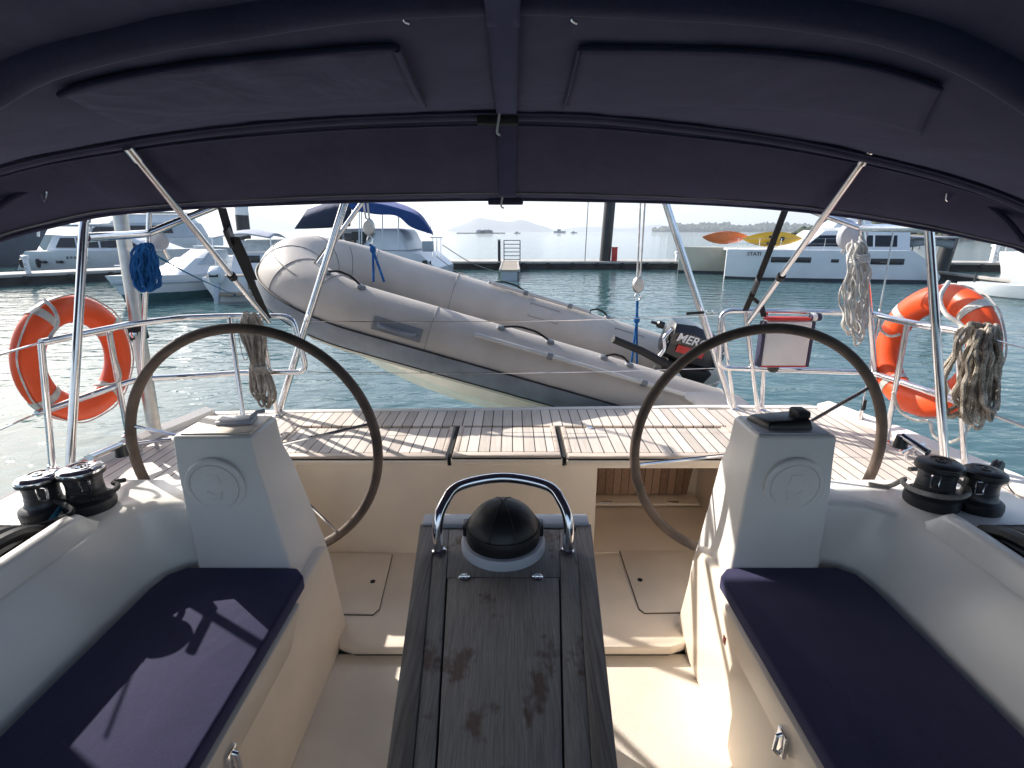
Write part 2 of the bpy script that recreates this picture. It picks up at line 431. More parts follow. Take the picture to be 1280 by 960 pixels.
hill('hills', 268, 400, [(0, 0), (.18, hpx(281, 5200)), (.52, hpx(268, 5200)), (.75, hpx(276, 5200)), (1, 0)], 5200)
hill('hills', -140, 330, [(0, hpx(270, 6400)), (.5, hpx(280, 6400)), (.8, hpx(279, 6400)), (.92, hpx(282, 6400)), (1, 0)], 6400)
hill('hills', 560, 695, [(0, 0), (.12, hpx(283, 5000)), (.30, hpx(274.5, 5000)), (.5, hpx(278, 5000)), (.58, hpx(279, 5000)), (.68, hpx(277, 5000)), (.85, hpx(283, 5000)), (1, 0)], 5000)
hill('hills', 680, 840, [(0, 0), (.3, hpx(284, 6500)), (.6, hpx(286, 6500)), (.85, hpx(282, 6500)), (1, 0)], 6500)
hill('hills', 380, 560, [(0, 0), (.5, hpx(286, 7400)), (1, 0)], 7400)

def wooded(name, px0, px1, dist, dz, hmin, hmax, n, rad, seed):
    rnd = random.Random(seed); mb = MB()
    x0, x1 = (px0 - 640) / 650 * dist, (px1 - 640) / 650 * dist
    for i in range(n):
        x = rnd.uniform(x0, x1); y = dist + rnd.uniform(0, dz) + abs(x - x0) * 0.0
        e = min(1, (x - x0) / (abs(x1 - x0) * .12 + 1e-6))
        h = (hmin + (hmax - hmin) * (.5 + .5 * mnoise.noise(V((x / (rad * 9), seed, 0))))) * (.45 + .55 * e) * (.7 + .6 * rnd.random()) * (1 + .6 * (y - dist) / dz)
        t = bmesh.new(); bmesh.ops.create_icosphere(t, subdivisions=2, radius=1)
        r = rad * rnd.uniform(.6, 1.3)
        for v in t.verts:
            k = 1 + .35 * mnoise.noise(v.co * 2.3 + V((i, 0, 0)))
            v.co = V((v.co.x * r * k, v.co.y * r * k, v.co.z * h * .55 * k + h * .5))
        t.transform(Matrix.Translation((x, y, 0))); mb.add(t)
    return tag(mb.build(name, 'wood', None, shade=False), label='grey green trees along the far low shore' if seed == 1 else 'wooded green bank behind the right hand dock', kind='stuff')
wooded('far_woods', 822, 1010, 1900, 150, 8, 26, 420, 10, 1)
wooded('bank_woods', 1055, 1420, 150, 40, 1.5, 5.2, 420, 1.7, 2)
mb = MB(); rnd = random.Random(3)
rings = []
for i in range(60):
    x = 95 + i * 2.3
    rings.append([(x, 143 + mnoise.noise(V((x * .2, 0, 0))) * 2, -.5), (x, 145 + mnoise.noise(V((x * .3, 1, 0))) * 1.5, 1.0 + .5 * mnoise.noise(V((x * .5, 2, 0)))), (x, 152, 1.5), (x, 215, 2.2)])
mb.loft(rings); tag(mb.build('shore_ground', 'rock', None, shade=False), kind='structure')

# haze: one closed box of pale air round the whole scene
hz = bpy.data.materials.new('haze'); hz.use_nodes = True
t = hz.node_tree; t.nodes.remove(t.nodes['Principled BSDF'])
pv = t.nodes.new('ShaderNodeVolumePrincipled'); pv.inputs['Density'].default_value = 2.0e-4
pv.inputs['Color'].default_value = (.86, .91, 1, 1); pv.inputs['Anisotropy'].default_value = .25
t.links.new(pv.outputs[0], t.nodes['Material Output'].inputs['Volume'])
mb = MB(); mb.box((0, 0, 199), (2 * S + 40, 2 * S + 40, 402))
HAZE = tag(mb.build('haze', hz, None, shade=False), label='pale marine haze over the whole bay', kind='stuff')

# ------------------------------------------------------------------ our yacht
yacht = thing('sailing_yacht', (0, 2, 0), 'white sailing yacht cockpit with twin helm pedestals, cream sole and teak stern deck', 'sailing yacht')
DZ = 1.25      # deck level
OUT = [(-2.34, -.8), (-2.30, .8), (-2.27, 1.6), (-2.235, 2.03), (-2.17, 2.67), (-2.03, 3.22)]
OUTR = [(2.56, -.8), (2.50, .8), (2.47, 1.6), (2.42, 2.24), (2.30, 2.9), (2.17, 3.34)]
# hull shell
mb = MB()
ring = OUT + [(-1.9, 3.30), (0, 3.36), (2.05, 3.42)] + OUTR[::-1]
mb.loft([[(x * s, y if y < 3 else y + dy, z) for x, y in ring] for s, z, dy in ((1.0, DZ - .004, 0), (1.01, DZ - .08, .02), (.985, .55, .06), (.9, .05, .0), (.7, -.35, -.3))])
mb.build('hull', 'gelcoat', yacht, angle=50, recalc=True)
# teak deck pieces (each side and the stern counter)
def deckpiece(poly, name='teak_deck', m='teak', z=DZ, th=.03, lab=None):
    mb = MB(); mb.prism([(x, y, z - th) for x, y in poly], (0, 0, th)); return mb.build(name, m, yacht, shade=False)
deckpiece([(-2.17, 2.03), (-2.10, 2.67), (-1.96, 3.20), (-1.32, 3.24), (-1.32, 1.93), (-1.93, 1.93), (-1.93, 1.75)], z=DZ)
deckpiece([(1.32, 1.93), (1.32, 3.30), (2.08, 3.33), (2.20, 2.9), (2.32, 2.24), (2.37, 1.75), (1.95, 1.75), (1.95, 1.93)], z=DZ)
deckpiece([(-1.32, 3.005), (-1.32, 3.24), (0, 3.29), (1.32, 3.33), (1.32, 3.005)], z=DZ)
# white margin / gunwale round the deck
def rim_strip(pl, inset, name):
    mb = MB(); rings = []
    for x, y in pl:
        s = -1 if x > 0 else 1
        rings.append([(x, y, DZ - .02), (x, y, DZ + .035), (x + s * .03, y, DZ + .05), (x + s * inset, y, DZ + .03), (x + s * (inset + .01), y, DZ - .02)])
    mb.loft(rings); return mb.build(name, 'gelcoat', yacht, recalc=True)
rim_strip(OUT, .08, 'gunwale'); rim_strip(OUTR, .10, 'gunwale')
mb = MB(); a = [(-2.03, 3.22), (-1.3, 3.265), (0, 3.31), (1.3, 3.36), (2.17, 3.34)]
mb.loft([[(x, y - .02, DZ - .02), (x, y - .02, DZ + .004), (x, y + .0, DZ + .009), (x, y + .03, DZ + .004), (x, y + .05, DZ - .1)] for x, y in a]); mb.build('stern_margin', 'gelcoat', yacht, recalc=True)
# side decks forward of the winches
for s, o in ((-1, 2.3), (1, 2.5)):
    mb = MB(); mb.box((s * (1.9 + o) / 2, .55, DZ - .02), (o - 1.88, 2.7, .036)); mb.build('side_deck', 'nonskid', yacht)

# sole: raised aft part and lower forward part
SOLE, LOW = .65, .595
mb = MB(); mb.box((0, .5, LOW - .03), (1.9, 2.76, .06)); mb.build('lower_sole', 'nonskid', yacht)
mb = MB()
ymin = 1.86
pl = [(-.80, 2.10), (-.80, 1.93), (-.765, 1.885), (-.70, ymin), (.70, ymin), (.765, 1.885), (.80, 1.93), (.80, 2.10), (1.32, 2.10), (1.32, 2.565), (-1.32, 2.565), (-1.32, 2.10)]
mb.prism([(x, y, SOLE - .04) for x, y in pl], (0, 0, .04), bevel=.008); mb.build('aft_sole', 'cream', yacht, angle=60)
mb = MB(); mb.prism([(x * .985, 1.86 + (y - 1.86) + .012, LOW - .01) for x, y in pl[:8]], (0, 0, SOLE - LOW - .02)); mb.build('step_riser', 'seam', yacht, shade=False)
# sole hatches with seam and drain hole
def floor_hatch(pts):
    mb = MB(); c = V((sum(p[0] for p in pts) / len(pts), sum(p[1] for p in pts) / len(pts), 0))
    mb.prism([(p[0] + (p[0] - c.x) * .02, p[1] + (p[1] - c.y) * .02, SOLE + .0005) for p in pts], (0, 0, .003)); s = mb.build('floor_hatch', 'seam', yacht, shade=False)
    mb = MB(); mb.prism([(p[0], p[1], SOLE + .001) for p in pts], (0, 0, .008), bevel=.003); mb.build('hatch_panel', 'cream', s)
    return s
def zc(px, py, z=SOLE): q = AZ(px, py, z); return (q.x, q.y)
hl = floor_hatch([zc(391, 692), zc(490, 695), zc(474, 762), zc(466, 769), zc(392, 768)])
hr = floor_hatch([zc(775, 690), zc(878, 690), zc(876, 766), zc(806, 767), zc(799, 762)])
for h, px, py in ((hl, 466, 727), (hr, 800, 725)):
    q = AZ(px, py, SOLE + .009); mb = MB(); mb.lathe([(.013, 0), (.013, .0025)], Matrix.Translation(q), 16); mb.build('finger_hole', 'groove', h)

# stern locker: front face, lip, three teak lids, recess on the right
YF = 2.556
st = MB(); st.box((-.43, 2.9, .93), (1.78, .68, .60)); stern = st.build('stern_locker', 'cream', yacht)
st = MB(); st.box((.80, 2.93, 1.195), (1.04, .76, .03)); st.build('locker_shelf', 'cream', stern)
st = MB(); st.box((.88, 2.89, SOLE - .02), (.88, .66, .044)); st.build('recess_floor', 'cream', stern)
st = MB(); st.box((1.29, 2.9, .93), (.06, .69, .60)); st.build('recess_wall', 'cream', stern)
st = MB(); st.box((.88, 3.24, .93), (.80, .05, .60)); st.build('recess_back', 'cream', stern)
st = MB(); st.box((.85, 3.13, .678), (.76, .16, .02), bevel=.006); st.build('hinge_strip', 'cream', stern)
fl = MB(); fl.hexa([(.47, 3.16, .695), (1.18, 3.16, .695), (1.18, 3.19, .695), (.47, 3.19, .695), (.47, 3.12, 1.17), (1.22, 3.12, 1.17), (1.22, 3.15, 1.17), (.47, 3.15, 1.17)])
flap = fl.build('transom_flap', 'teakred', stern, shade=False)
for x in (.62, 1.06):
    st = MB(); st.box((x, 3.06, .690), (.07, .022, .008), bevel=.002); st.build('hinge', 'steel', stern)
st = MB(); st.tube(fillet([(1.25, 3.0, 1.18), (1.25, 3.0, 1.06), (1.25, 2.9, 1.03), (1.262, 2.86, 1.03)], .05), .017, 10); st.build('drain_pipe', 'cream', stern)
def lid(x0, x1, dz):
    mb = MB(); mb.box(((x0 + x1) / 2, 2.765, DZ - .033 + dz), (x1 - x0, .47, .036), bevel=.008); h = mb.build('locker_lid', 'cream', stern)
    mb = MB(); mb.box(((x0 + x1) / 2, 2.775, DZ - .006 + dz), (x1 - x0 - .075, .36, .014)); mb.build('teak_panel', 'teak', h, shade=False)
    mb = MB()
    mb.box(((x0 + x1) / 2, 2.566, DZ - .006 + dz), (x1 - x0 - .02, .046, .016), bevel=.003); mb.build('border_plank', 'teakx', h)
    mb = MB(); mb.box(((x0 + x1) / 2, 2.549, DZ - .0195 + dz), (x1 - x0 - .012, .030, .009)); mb.build('lid_shadow_line', 'groove', h, shade=False)  # black strip standing in for the shadow line under the teak edge
    for x in (x0 + .021, x1 - .021):
        mb = MB(); mb.box((x, 2.79, DZ - .006 + dz), (.026, .39, .0155), bevel=.003); mb.build('border_plank', 'teakx', h)
    return h
mb = MB(); mb.box((-.335, 2.775, DZ - .03), (.016, .45, .05)); mb.build('lid_gap', 'groove', stern, shade=False); mb = MB(); mb.box((.279, 2.775, DZ - .03), (.018, .45, .05)); mb.build('lid_gap', 'groove', stern, shade=False)
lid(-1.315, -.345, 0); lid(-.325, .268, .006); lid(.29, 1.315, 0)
q = AZ(737, 535, DZ); mb = MB(); mb.lathe([(.022, 0), (.022, .008), (.012, .010), (0, .010)], Matrix.Translation((q.x, q.y, DZ)), 16); mb.build('locker_latch', 'steel', stern)
# helm-well side walls
for s in (-1, 1):
    mb = MB(); mb.box((s * 1.325, 2.24, .93), (.02, .66, .60)); mb.build('well_wall', 'cream', yacht)

for s in (-1, 1):
    # ---------------- coaming with winch platform
    mb = MB()
    prof = []
    def wall_ring(z, ins, d):
        # plan outline of the seat well at one height; d rounds the corner
        return [(s * 1.10, 1.725 - d * .0, z)] + [(s * x, y, z) for x, y in ((1.20 + ins * .3, 1.725), (1.235 + ins * .6, 1.71), (1.27 + ins * .8, 1.665), (1.285 + ins, 1.58), (1.29 + ins, 1.50), (1.29 + ins, -.75))]
    rings = [wall_ring(1.08, 0, 0), wall_ring(1.16, .012, 0), wall_ring(1.30, .075, 0), wall_ring(1.405, .13, 0), wall_ring(1.425, .145, 0)]
    rings.append([(p[0] + s * .02 * (1 if i > 3 else .3), p[1] + (.025 if i < 4 else 0), 1.432) for i, p in enumerate(rings[-1])])
    mb.loft(rings)
    o = mb.build('coaming', 'gelcoat', yacht, angle=75, recalc=True)
    # platform slab
    mb = MB(); mb.prism([(s * x, y, 1.33) for x, y in ((1.10, 1.735), (1.33, 1.735), (1.40, 1.68), (1.44, 1.60), (1.465, 1.50), (1.93, 1.50), (1.93, 1.93), (1.12, 1.93))], (0, 0, .10), bevel=.012)
    mb.build('winch_platform', 'gelcoat', o)
    mb = MB(); mb.prism([(s * x, y, 1.20) for x, y in ((1.14, 1.80), (1.92, 1.80), (1.92, 1.92), (1.14, 1.92))], (0, 0, .135)); mb.build('platform_riser', 'gelcoat', o)
    # raised rib along the seat back, ends in a sloping peak
    mb = MB()
    sec = lambda y, h: [(s * 1.425, y, 1.418), (s * 1.437, y, 1.43 + h * .75), (s * 1.447, y, 1.43 + h), (s * 1.475, y, 1.435 + h), (s * 1.492, y, 1.43 + h * .8), (s * 1.52, y, 1.40)]
    mb.loft([sec(y, h) for y, h in ((-.75, .060), (.8, .060), (1.3, .062), (1.50, .064), (1.545, .060), (1.575, .030), (1.60, .004), (1.62, -.014))])
    mb.build('coaming_rib', 'gelcoat', o, angle=60, recalc=True)
    # outer part: rope tray and outer rise
    mb = MB()
    mb.loft([[(s * 1.47, y, 1.40), (s * 1.53, y, 1.385), (s * 1.80, y, 1.385), (s * 1.86, y, 1.43), (s * 1.91, y, 1.43), (s * 1.97, y, DZ - .01)] for y in (-.75, .5, 1.50)]); mb.build('rope_tray', 'gelcoat', o, angle=30, recalc=True)

    # ---------------- side bench
    mb = MB()
    fx = lambda z: .768 if z < .7 else .768
    mb.hexa([(s * .770, -.75, LOW), (s * 1.6, -.75, LOW), (s * 1.6, 1.74, LOW), (s * .770, 2.03, LOW), (s * .762, -.75, 1.14), (s * 1.6, -.75, 1.14), (s * 1.6, 1.735, 1.14), (s * .775, 1.90, 1.14)], bevel=.012)
    bench = mb.build('side_bench', 'cream', yacht, angle=50)
    mb = MB(); mb.hexa([(s * .748, -.75, 1.03), (s * .775, -.75, 1.03), (s * .775, 1.45, 1.03), (s * .748, 1.43, 1.03), (s * .744, -.75, 1.1435), (s * .80, -.75, 1.1435), (s * .80, 1.56, 1.1435), (s * .744, 1.54, 1.1435)], bevel=.008)
    mb.build('locker_lid', 'cream', bench)
    q = AX(980 if s > 0 else 283, 925, s * .745)
    mb = MB(); mb.box((s * .741, q.y, 1.055), (.012, .045, .075), bevel=.004); mb.tube([(s * .739, q.y, 1.085), (s * .725, q.y, 1.08), (s * .722, q.y, 1.03), (s * .735, q.y, 1.015)], .006, 8)
    mb.build('locker_latch', 'steel', bench)
    if s > 0:
        q = AX(906, 800, .7435); mb = MB(); mb.box((.7425, q.y, q.z), (.002, .022, .03), bevel=.0008); mb.build('red_mark', 'red', bench)
    # ---------------- helm pedestal
    mb = MB()
    def ped(z, xi, xo, yf, yb): return [(s * xi, yf, z), (s * xo, yf, z), (s * xo, yb, z), (s * xi, yb, z)]
    e_ = .052 if s < 0 else 0
    R = [ped(SOLE - .06, .782, 1.14, 1.66, 2.02), ped(1.0, .795, 1.145, 1.66, 1.99), ped(1.13, .812, 1.15 + e_ * .4, 1.665, 1.98), ped(1.50, .842 + e_ * .8, 1.15 + e_ * .8, 1.685, 1.94), ped(1.60, .856 + e_, 1.148 + e_, 1.695, 1.915), ped(1.71, .864 + e_, 1.146 + e_, 1.70, 1.91)]
    t = bmesh.new(); vs = [[t.verts.new(V(p)) for p in r] for r in R]
    for A, B in zip(vs, vs[1:]):
        for j in range(4): t.faces.new((A[j], A[(j + 1) % 4], B[(j + 1) % 4], B[j]))
    t.faces.new(vs[0][::-1]); t.faces.new(vs[-1]); bmesh.ops.recalc_face_normals(t, faces=list(t.faces))
    bmesh.ops.bevel(t, geom=[e for e in t.edges if e.calc_face_angle(0) > .5], offset=.015, segments=4, profile=.5, affect='EDGES')
    mb.add(t); pedo = mb.build('helm_pedestal', 'gelcoat', yacht, angle=50)
    # round inspection hatch with two finger recesses
    c = AY(992 if s > 0 else 270, 607, 1.687); mt = Matrix.Translation(c) @ Matrix.Rotation(PI / 2 + .05, 4, 'X')
    mb = MB(); mb.lathe([(.108, -.01), (.108, .006), (.102, .010), (.090, .010), (.088, .005), (.086, .005), (.084, .0105), (.05, .013), (0, .014)], mt, 40)
    hat = mb.build('inspection_hatch', 'gelcoat', pedo, angle=30)
    for k in (1, -1):
        mb = MB(); mb.prism([mt @ V(p) for p in ((-.028, k * .012, .0135), (0, k * .030, .0135), (.028, k * .012, .0135), (.02, k * .05, .0125), (-.02, k * .05, .0125))], (mt.to_3x3() @ V((0, 0, .003))), bevel=.001)
        mb.build('finger_grip', 'gelcoat', hat)
    mb = MB(); mb.box((s * (1.0 + e_), 1.805, 1.7125), (.25, .18, .006), bevel=.002); mb.build('top_plate', 'cream' if s < 0 else 'grey_paint', pedo)

# left pedestal: flat engine panel cover; right: throttle with lever
mb = MB(); mb.box((-1.03, 1.83, 1.722), (.13, .07, .016), Matrix.Rotation(.12, 3, 'Z'), bevel=.005); mb.tube([(-.98, 1.83, 1.73), (-.955, 1.84, 1.75), (-.93, 1.85, 1.752)], .008, 8)
single(mb, 'control_cover', 'grey_paint', 'flat grey control cover lying on top of the helm pedestal nearest the blue rope', 'control cover', (-1.03, 1.83, 1.71))
thr = thing('engine_control', (1.0, 1.80, 1.715), 'black engine control box with lever on top of the pedestal opposite the blue rope coil', 'engine control')
mb = MB(); a, b2 = AY(957, 540, 1.76), AY(1012, 541, 1.76)
mb.hexa([(a.x, 1.735, 1.715), (b2.x, 1.735, 1.715), (b2.x, 1.86, 1.715), (a.x - .04, 1.86, 1.715), (a.x + .005, 1.745, 1.745), (b2.x - .01, 1.745, 1.755), (b2.x - .01, 1.84, 1.76), (a.x - .02, 1.85, 1.74)], bevel=.009)
mb.build('housing', 'black', thr)
mb = MB(); mb.box((b2.x - .03, 1.79, 1.765), (.05, .07, .03), bevel=.01); mb.build('lever_hub', 'blackm', thr)

# cleats on the stern quarter
def cleat(p, label):
    t_ = thing('mooring_cleat', p, label, 'cleat', 'deck cleats on the stern quarters')
    mb = MB(); mb.tube(smooth([V(p) + V((-.10, -.05, .045)), V(p) + V((-.04, -.02, .05)), V(p) + V((.04, .02, .05)), V(p) + V((.10, .05, .045))], 5), .011, 10); mb.build('horn', 'chrome', t_)
    for k in (-1, 1):
        mb = MB(); mb.tube([V(p) + V((k * .035, k * .0175, -.01)), V(p) + V((k * .035, k * .0175, .048))], .010, 10); mb.build('post', 'chrome', t_)
cleat((2.12, 2.55, DZ + .0), 'polished cleat on the teak deck beside the orange ring with the white trailing line')
cleat((-1.98, 2.62, DZ + .0), 'polished cleat on the teak deck beside the leaning aluminium post')

# ------------------------------------------------------------------ steering wheels
def steering_wheel(px, rot, label):
    c = AY(px, 550, 2.05); c.z = CZ - .893; Rr = .522
    t_ = thing('steering_wheel', (c.x, 2.05, c.z), label, 'steering wheel', 'twin steering wheels')
    mb = MB(); mb.tube([c + V((Rr * math.cos(2 * PI * i / 96), 0, Rr * math.sin(2 * PI * i / 96))) for i in range(96)], .0208, 14, closed=True); mb.build('rim', 'rim', t_)
    hubp = c + V((0, -.02, 0))
    mb = MB(); mb.lathe([(0, -.10), (.03, -.10), (.045, -.05), (.05, .0), (.04, .03), (0, .035)], Matrix.Translation(c) @ Matrix.Rotation(-PI / 2, 4, 'X'), 20); mb.build('hub', 'steel', t_)
    for a in (13, 168, -52, -128):
        an = math.radians(a + rot)
        mb = MB(); mb.tube([hubp + V((.03 * math.cos(an), 0, .03 * math.sin(an))), c + V((.5 * math.cos(an), 0, .5 * math.sin(an)))], .0075, 8); mb.build('spoke', 'steel', t_)
    # stitching seam on the inside of the rim
    return t_
steering_wheel(317.5, 0, 'large wheel with weathered brown rim behind the pedestal nearest the blue rope coil')
steering_wheel(948, 20, 'large wheel with weathered brown rim behind the pedestal that carries the black throttle')

# ------------------------------------------------------------------ seat cushions
def cushion(s, label):
    pl = [(.758, -.75), (.758, 1.62), (.80, 1.668), (1.21, 1.672), (1.262, 1.63), (1.275, 1.55), (1.275, -.75)]
    mb = MB()
    mb.prism([(s * x, y, 1.142) for x, y in pl], (0, 0, .056)); t = mb.bm
    bmesh.ops.bevel(t, geom=list(t.edges), offset=.011, segments=3, profile=.5, affect='EDGES')
    single(mb, 'seat_cushion', 'cushion', label, 'cushion', (s, .5, 1.142), 'seat cushions on the side benches', angle=60)
cushion(-1, 'navy blue seat cushion crossed by a bright sunlit patch with bar shadows')
cushion(1, 'navy blue seat cushion lying mostly in shade beside the bench with the red mark')

# ------------------------------------------------------------------ cockpit table
tab = thing('cockpit_table', (-.02, 1.3, LOW), 'weathered grey brown teak cockpit table with hinged lid, compass and steel grab rail', 'table')
TZ = 1.30
def tz(px, py, z=TZ): q = AZ(px, py, z); return V((q.x, q.y, z))
def trap(y0, y1, a0, a1, b0, b1, z0, z1, bevel=.003):
    # x from a(y) to b(y): a0..b0 at y0, a1..b1 at y1
    mb = MB(); mb.hexa([(a0, y0, z0), (b0, y0, z0), (b1, y1, z0), (a1, y1, z0), (a0, y0, z1), (b0, y0, z1), (b1, y1, z1), (a1, y1, z1)], bevel=bevel); return mb
def xl(y): # left outer edge
    return -.362 + (1.83 - y) * .0945
def xr(y): return .312 - (1.83 - y) * .0865
Y0, Y1 = .35, 1.795
# body in the middle: frame board, then lid, then two leaf edges
trap(Y0, Y1 - .0, xl(Y0) + .051, xl(Y1) + .059, xr(Y0) - .051, xr(Y1) - .059, TZ - .045, TZ - .012).build('table_top', 'table', tab)
trap(Y0, Y1, xl(Y0), xl(Y1), xl(Y0) + .052, xl(Y1) + .060, TZ - .30, TZ + .004, .005).build('folded_leaf', 'table_edge', tab)
trap(Y0, Y1, xr(Y0) - .052, xr(Y1) - .060, xr(Y0), xr(Y1), TZ - .30, TZ + .004, .005).build('folded_leaf', 'table_edge', tab)
# top boards round the lid, 7 mm of dark groove left between them
LL = lambda y: xl(y) + .118 - (1.83 - y) * .012
LR = lambda y: xr(y) - .128 + (1.83 - y) * .012
YL = 1.472
g = .0022
trap(Y0, Y1 - .03, xl(Y0) + .0545, xl(Y1) + .0625, LL(Y0) - g, LL(Y1) - g, TZ - .013, TZ - .001).build('side_board', 'table', tab)
trap(Y0, Y1 - .03, LR(Y0) + g, LR(Y1) + g, xr(Y0) - .0535, xr(Y1) - .0615, TZ - .013, TZ - .001).build('side_board', 'table', tab)
trap(YL + g, Y1 - .03, LL(YL) - g + .0005, LL(Y1) - g + .0005, LR(YL) + g - .0005, LR(Y1) + g - .0005, TZ - .013, TZ - .0015).build('end_board', 'table', tab)
lidm = trap(Y0, YL - g, LL(Y0) + g, LL(YL) + g, LR(Y0) - g, LR(YL) - g, TZ - .013, TZ + .0005, .004).build('table_lid', 'table', tab)
mb = MB(); mb.hexa([(xl(Y0) + .05, Y0, TZ - .0135), (xr(Y0) - .05, Y0, TZ - .0135), (xr(Y1) - .05, Y1, TZ - .0135), (xl(Y1) + .05, Y1, TZ - .0135), (xl(Y0) + .05, Y0, TZ - .0105), (xr(Y0) - .05, Y0, TZ - .0105), (xr(Y1) - .05, Y1, TZ - .0105), (xl(Y1) + .05, Y1, TZ - .0105)])
mb.build('groove_base', 'groove', tab, shade=False)
for px in (580.5, 672):
    q = AZ(px, 722, TZ); mb = MB()
    mb.lathe([(.0185, -.001), (.0185, .003), (.015, .005), (0, .0055)], Matrix.Translation((q.x, q.y, TZ)), 24)
    for k in range(4):
        an = PI / 4 + k * PI / 2; mb.lathe([(.004, .004), (.003, .0075), (0, .008)], Matrix.Translation((q.x + .011 * math.cos(an), q.y + .011 * math.sin(an), TZ)), 10)
    mb.tube([(q.x - .018, q.y, TZ + .006), (q.x + .018, q.y, TZ + .006)], .0035, 8); mb.build('hinge', 'chrome', lidm)
# grey end trim
mb = MB(); mb.hexa([(xl(1.83) + .01, 1.795, TZ - .08), (xr(1.83) - .01, 1.795, TZ - .08), (xr(1.83) - .01, 1.86, TZ - .08), (xl(1.83) + .01, 1.86, TZ - .08), (xl(1.83) + .01, 1.78, TZ + .012), (xr(1.83) - .01, 1.78, TZ + .012), (xr(1.83) - .01, 1.86, TZ + .012), (xl(1.83) + .01, 1.86, TZ + .012)], bevel=.008)
mb.build('end_trim', 'grey_paint', tab)
# body and stainless leg below
mb = MB(); mb.box((-.025, 1.05, TZ - .17), (.22, 1.25, .24), bevel=.01); mb.build('storage_box', 'gelcoat', tab)
for y in (.75, 1.72):
    mb = MB(); mb.tube([(-.02, y, LOW), (-.02, y, TZ - .1)], .035, 14); mb.build('leg', 'steel', tab)
# compass
CX, CY = -.032, 1.655
comp = MB(); comp.lathe([(.152, -.002), (.152, .022), (.145, .032), (.128, .034), (.12, .02)], Matrix.Translation((CX, CY, TZ)), 44); comp = comp.build('compass', 'grey_paint', tab)
mb = MB(); prof = [(.118, .022), (.132, .03)] + [(.134 * math.cos(a), .05 + .128 * math.sin(a)) for a in [PI / 2 * i / 12 for i in range(13)]]
prof[-1] = (0, prof[-1][1]); mb.lathe(prof, Matrix.Translation((CX, CY, TZ)), 40); cov = mb.build('compass_cover', 'cover', comp)
for k in (-.36, .36):
    mb = MB(); mb.tube([(CX + math.sin(k) * .1345 * math.cos(a) * 1.0, CY - .1345 * math.cos(k) * math.cos(a) if False else CY - .1345 * math.cos(a) * math.cos(k), TZ + .05 + .129 * math.sin(a)) for a in [PI * i / 24 for i in range(1, 24)]], .0018, 6); mb.build('cover_seam', 'blackm', comp)
mb = MB(); mb.tube([(CX + .1345 * math.cos(a) * .985, CY - .1345 * math.sin(a) * .985, TZ + .085) for a in [2 * PI * i / 40 for i in range(40)]], .002, 6, closed=True); mb.build('cover_seam', 'blackm', comp)
for k in (-1, 1):
    mb = MB(); mb.box((CX + k * .136, CY + .03, TZ + .055), (.022, .05, .05), bevel=.006); mb.build('cover_tab', 'black', comp)
# grab rail
lf, rf = AZ(549, 690, TZ), AZ(709, 690, TZ)
p = [(lf.x, lf.y, TZ - .03), (lf.x - .004, lf.y + .02, TZ + .10), (lf.x + .018, lf.y + .06, TZ + .165), (lf.x + .07, lf.y + .11, TZ + .205), (CX, lf.y + .14, TZ + .222), (rf.x - .07, rf.y + .11, TZ + .205), (rf.x - .018, rf.y + .06, TZ + .165), (rf.x + .004, rf.y + .02, TZ + .10), (rf.x, rf.y, TZ - .03)]
mb = MB(); mb.tube(smooth(p, 10), .0190, 16); mb.build('grab_rail', 'chrome', tab)
for q in (lf, rf):
    mb = MB(); mb.lathe([(.026, -.004), (.026, .006), (.019, .012)], Matrix.Translation((q.x, q.y + .004, TZ)), 20); mb.build('rail_foot', 'chrome', tab)

# ------------------------------------------------------------------ bimini
bim = thing('bimini_top', (0, 1.5, 2.4), 'dark navy canvas bimini canopy on stainless bows overhead', 'bimini')
STN = {
 'B': (1.16, 1.02, [(0, 92), (120, 47), (300, 14), (460, -8), (640, -16), (820, -10), (990, 2), (1150, 34), (1280, 98)], [(-1.62, -.1), (-1.9, -.5), (1.62, -.12), (1.9, -.55)]),
 'D': (2.22, 1.75, [(0, 204), (160, 172), (280, 156), (400, 146), (510, 141), (620, 139), (740, 142), (860, 154), (980, 170), (1100, 194), (1200, 220), (1280, 250)], [(-2.0, .04), (-2.25, -.36), (1.98, -.08), (2.2, -.42)]),
 'E': (2.68, 2.02, [(0, 301), (60, 284), (130, 269), (210, 262), (300, 257), (460, 252), (620, 250), (780, 252), (880, 255), (960, 260), (1060, 270), (1160, 286), (1230, 300), (1280, 313)], [(-2.12, -.16), (-2.3, -.42), (2.1, -.24), (2.25, -.46)]),
}
def station(key):
    yc, ye, pts, ext = STN[key]; out = []
    for px, py in pts:
        u, f, d = ray(px, py); k = yc / f
        for _ in range(30):
            k = .5 * k + .5 * (yc - (yc - ye) * min(1.2, (k * u / 1.9) ** 2)) / f
        out.append((k * u, d * k))
    out += ext; out.sort(); return yc, ye, out
def pchip(tab, x):
    n = len(tab)
    if x <= tab[0][0]: i = 0
    elif x >= tab[-1][0]: i = n - 2
    else: i = max(j for j in range(n - 1) if tab[j][0] <= x)
    h = tab[i + 1][0] - tab[i][0]
    def sl(j):
        if j <= 0: return (tab[1][1] - tab[0][1]) / (tab[1][0] - tab[0][0])
        if j >= n - 1: return (tab[-1][1] - tab[-2][1]) / (tab[-1][0] - tab[-2][0])
        return (tab[j + 1][1] - tab[j - 1][1]) / (tab[j + 1][0] - tab[j - 1][0])
    t = (x - tab[i][0]) / h; t = max(0, min(1, t))
    m0, m1 = sl(i) * h, sl(i + 1) * h; y0, y1 = tab[i][1], tab[i + 1][1]
    return (2 * t ** 3 - 3 * t * t + 1) * y0 + (t ** 3 - 2 * t * t + t) * m0 + (-2 * t ** 3 + 3 * t * t) * y1 + (t ** 3 - t * t) * m1
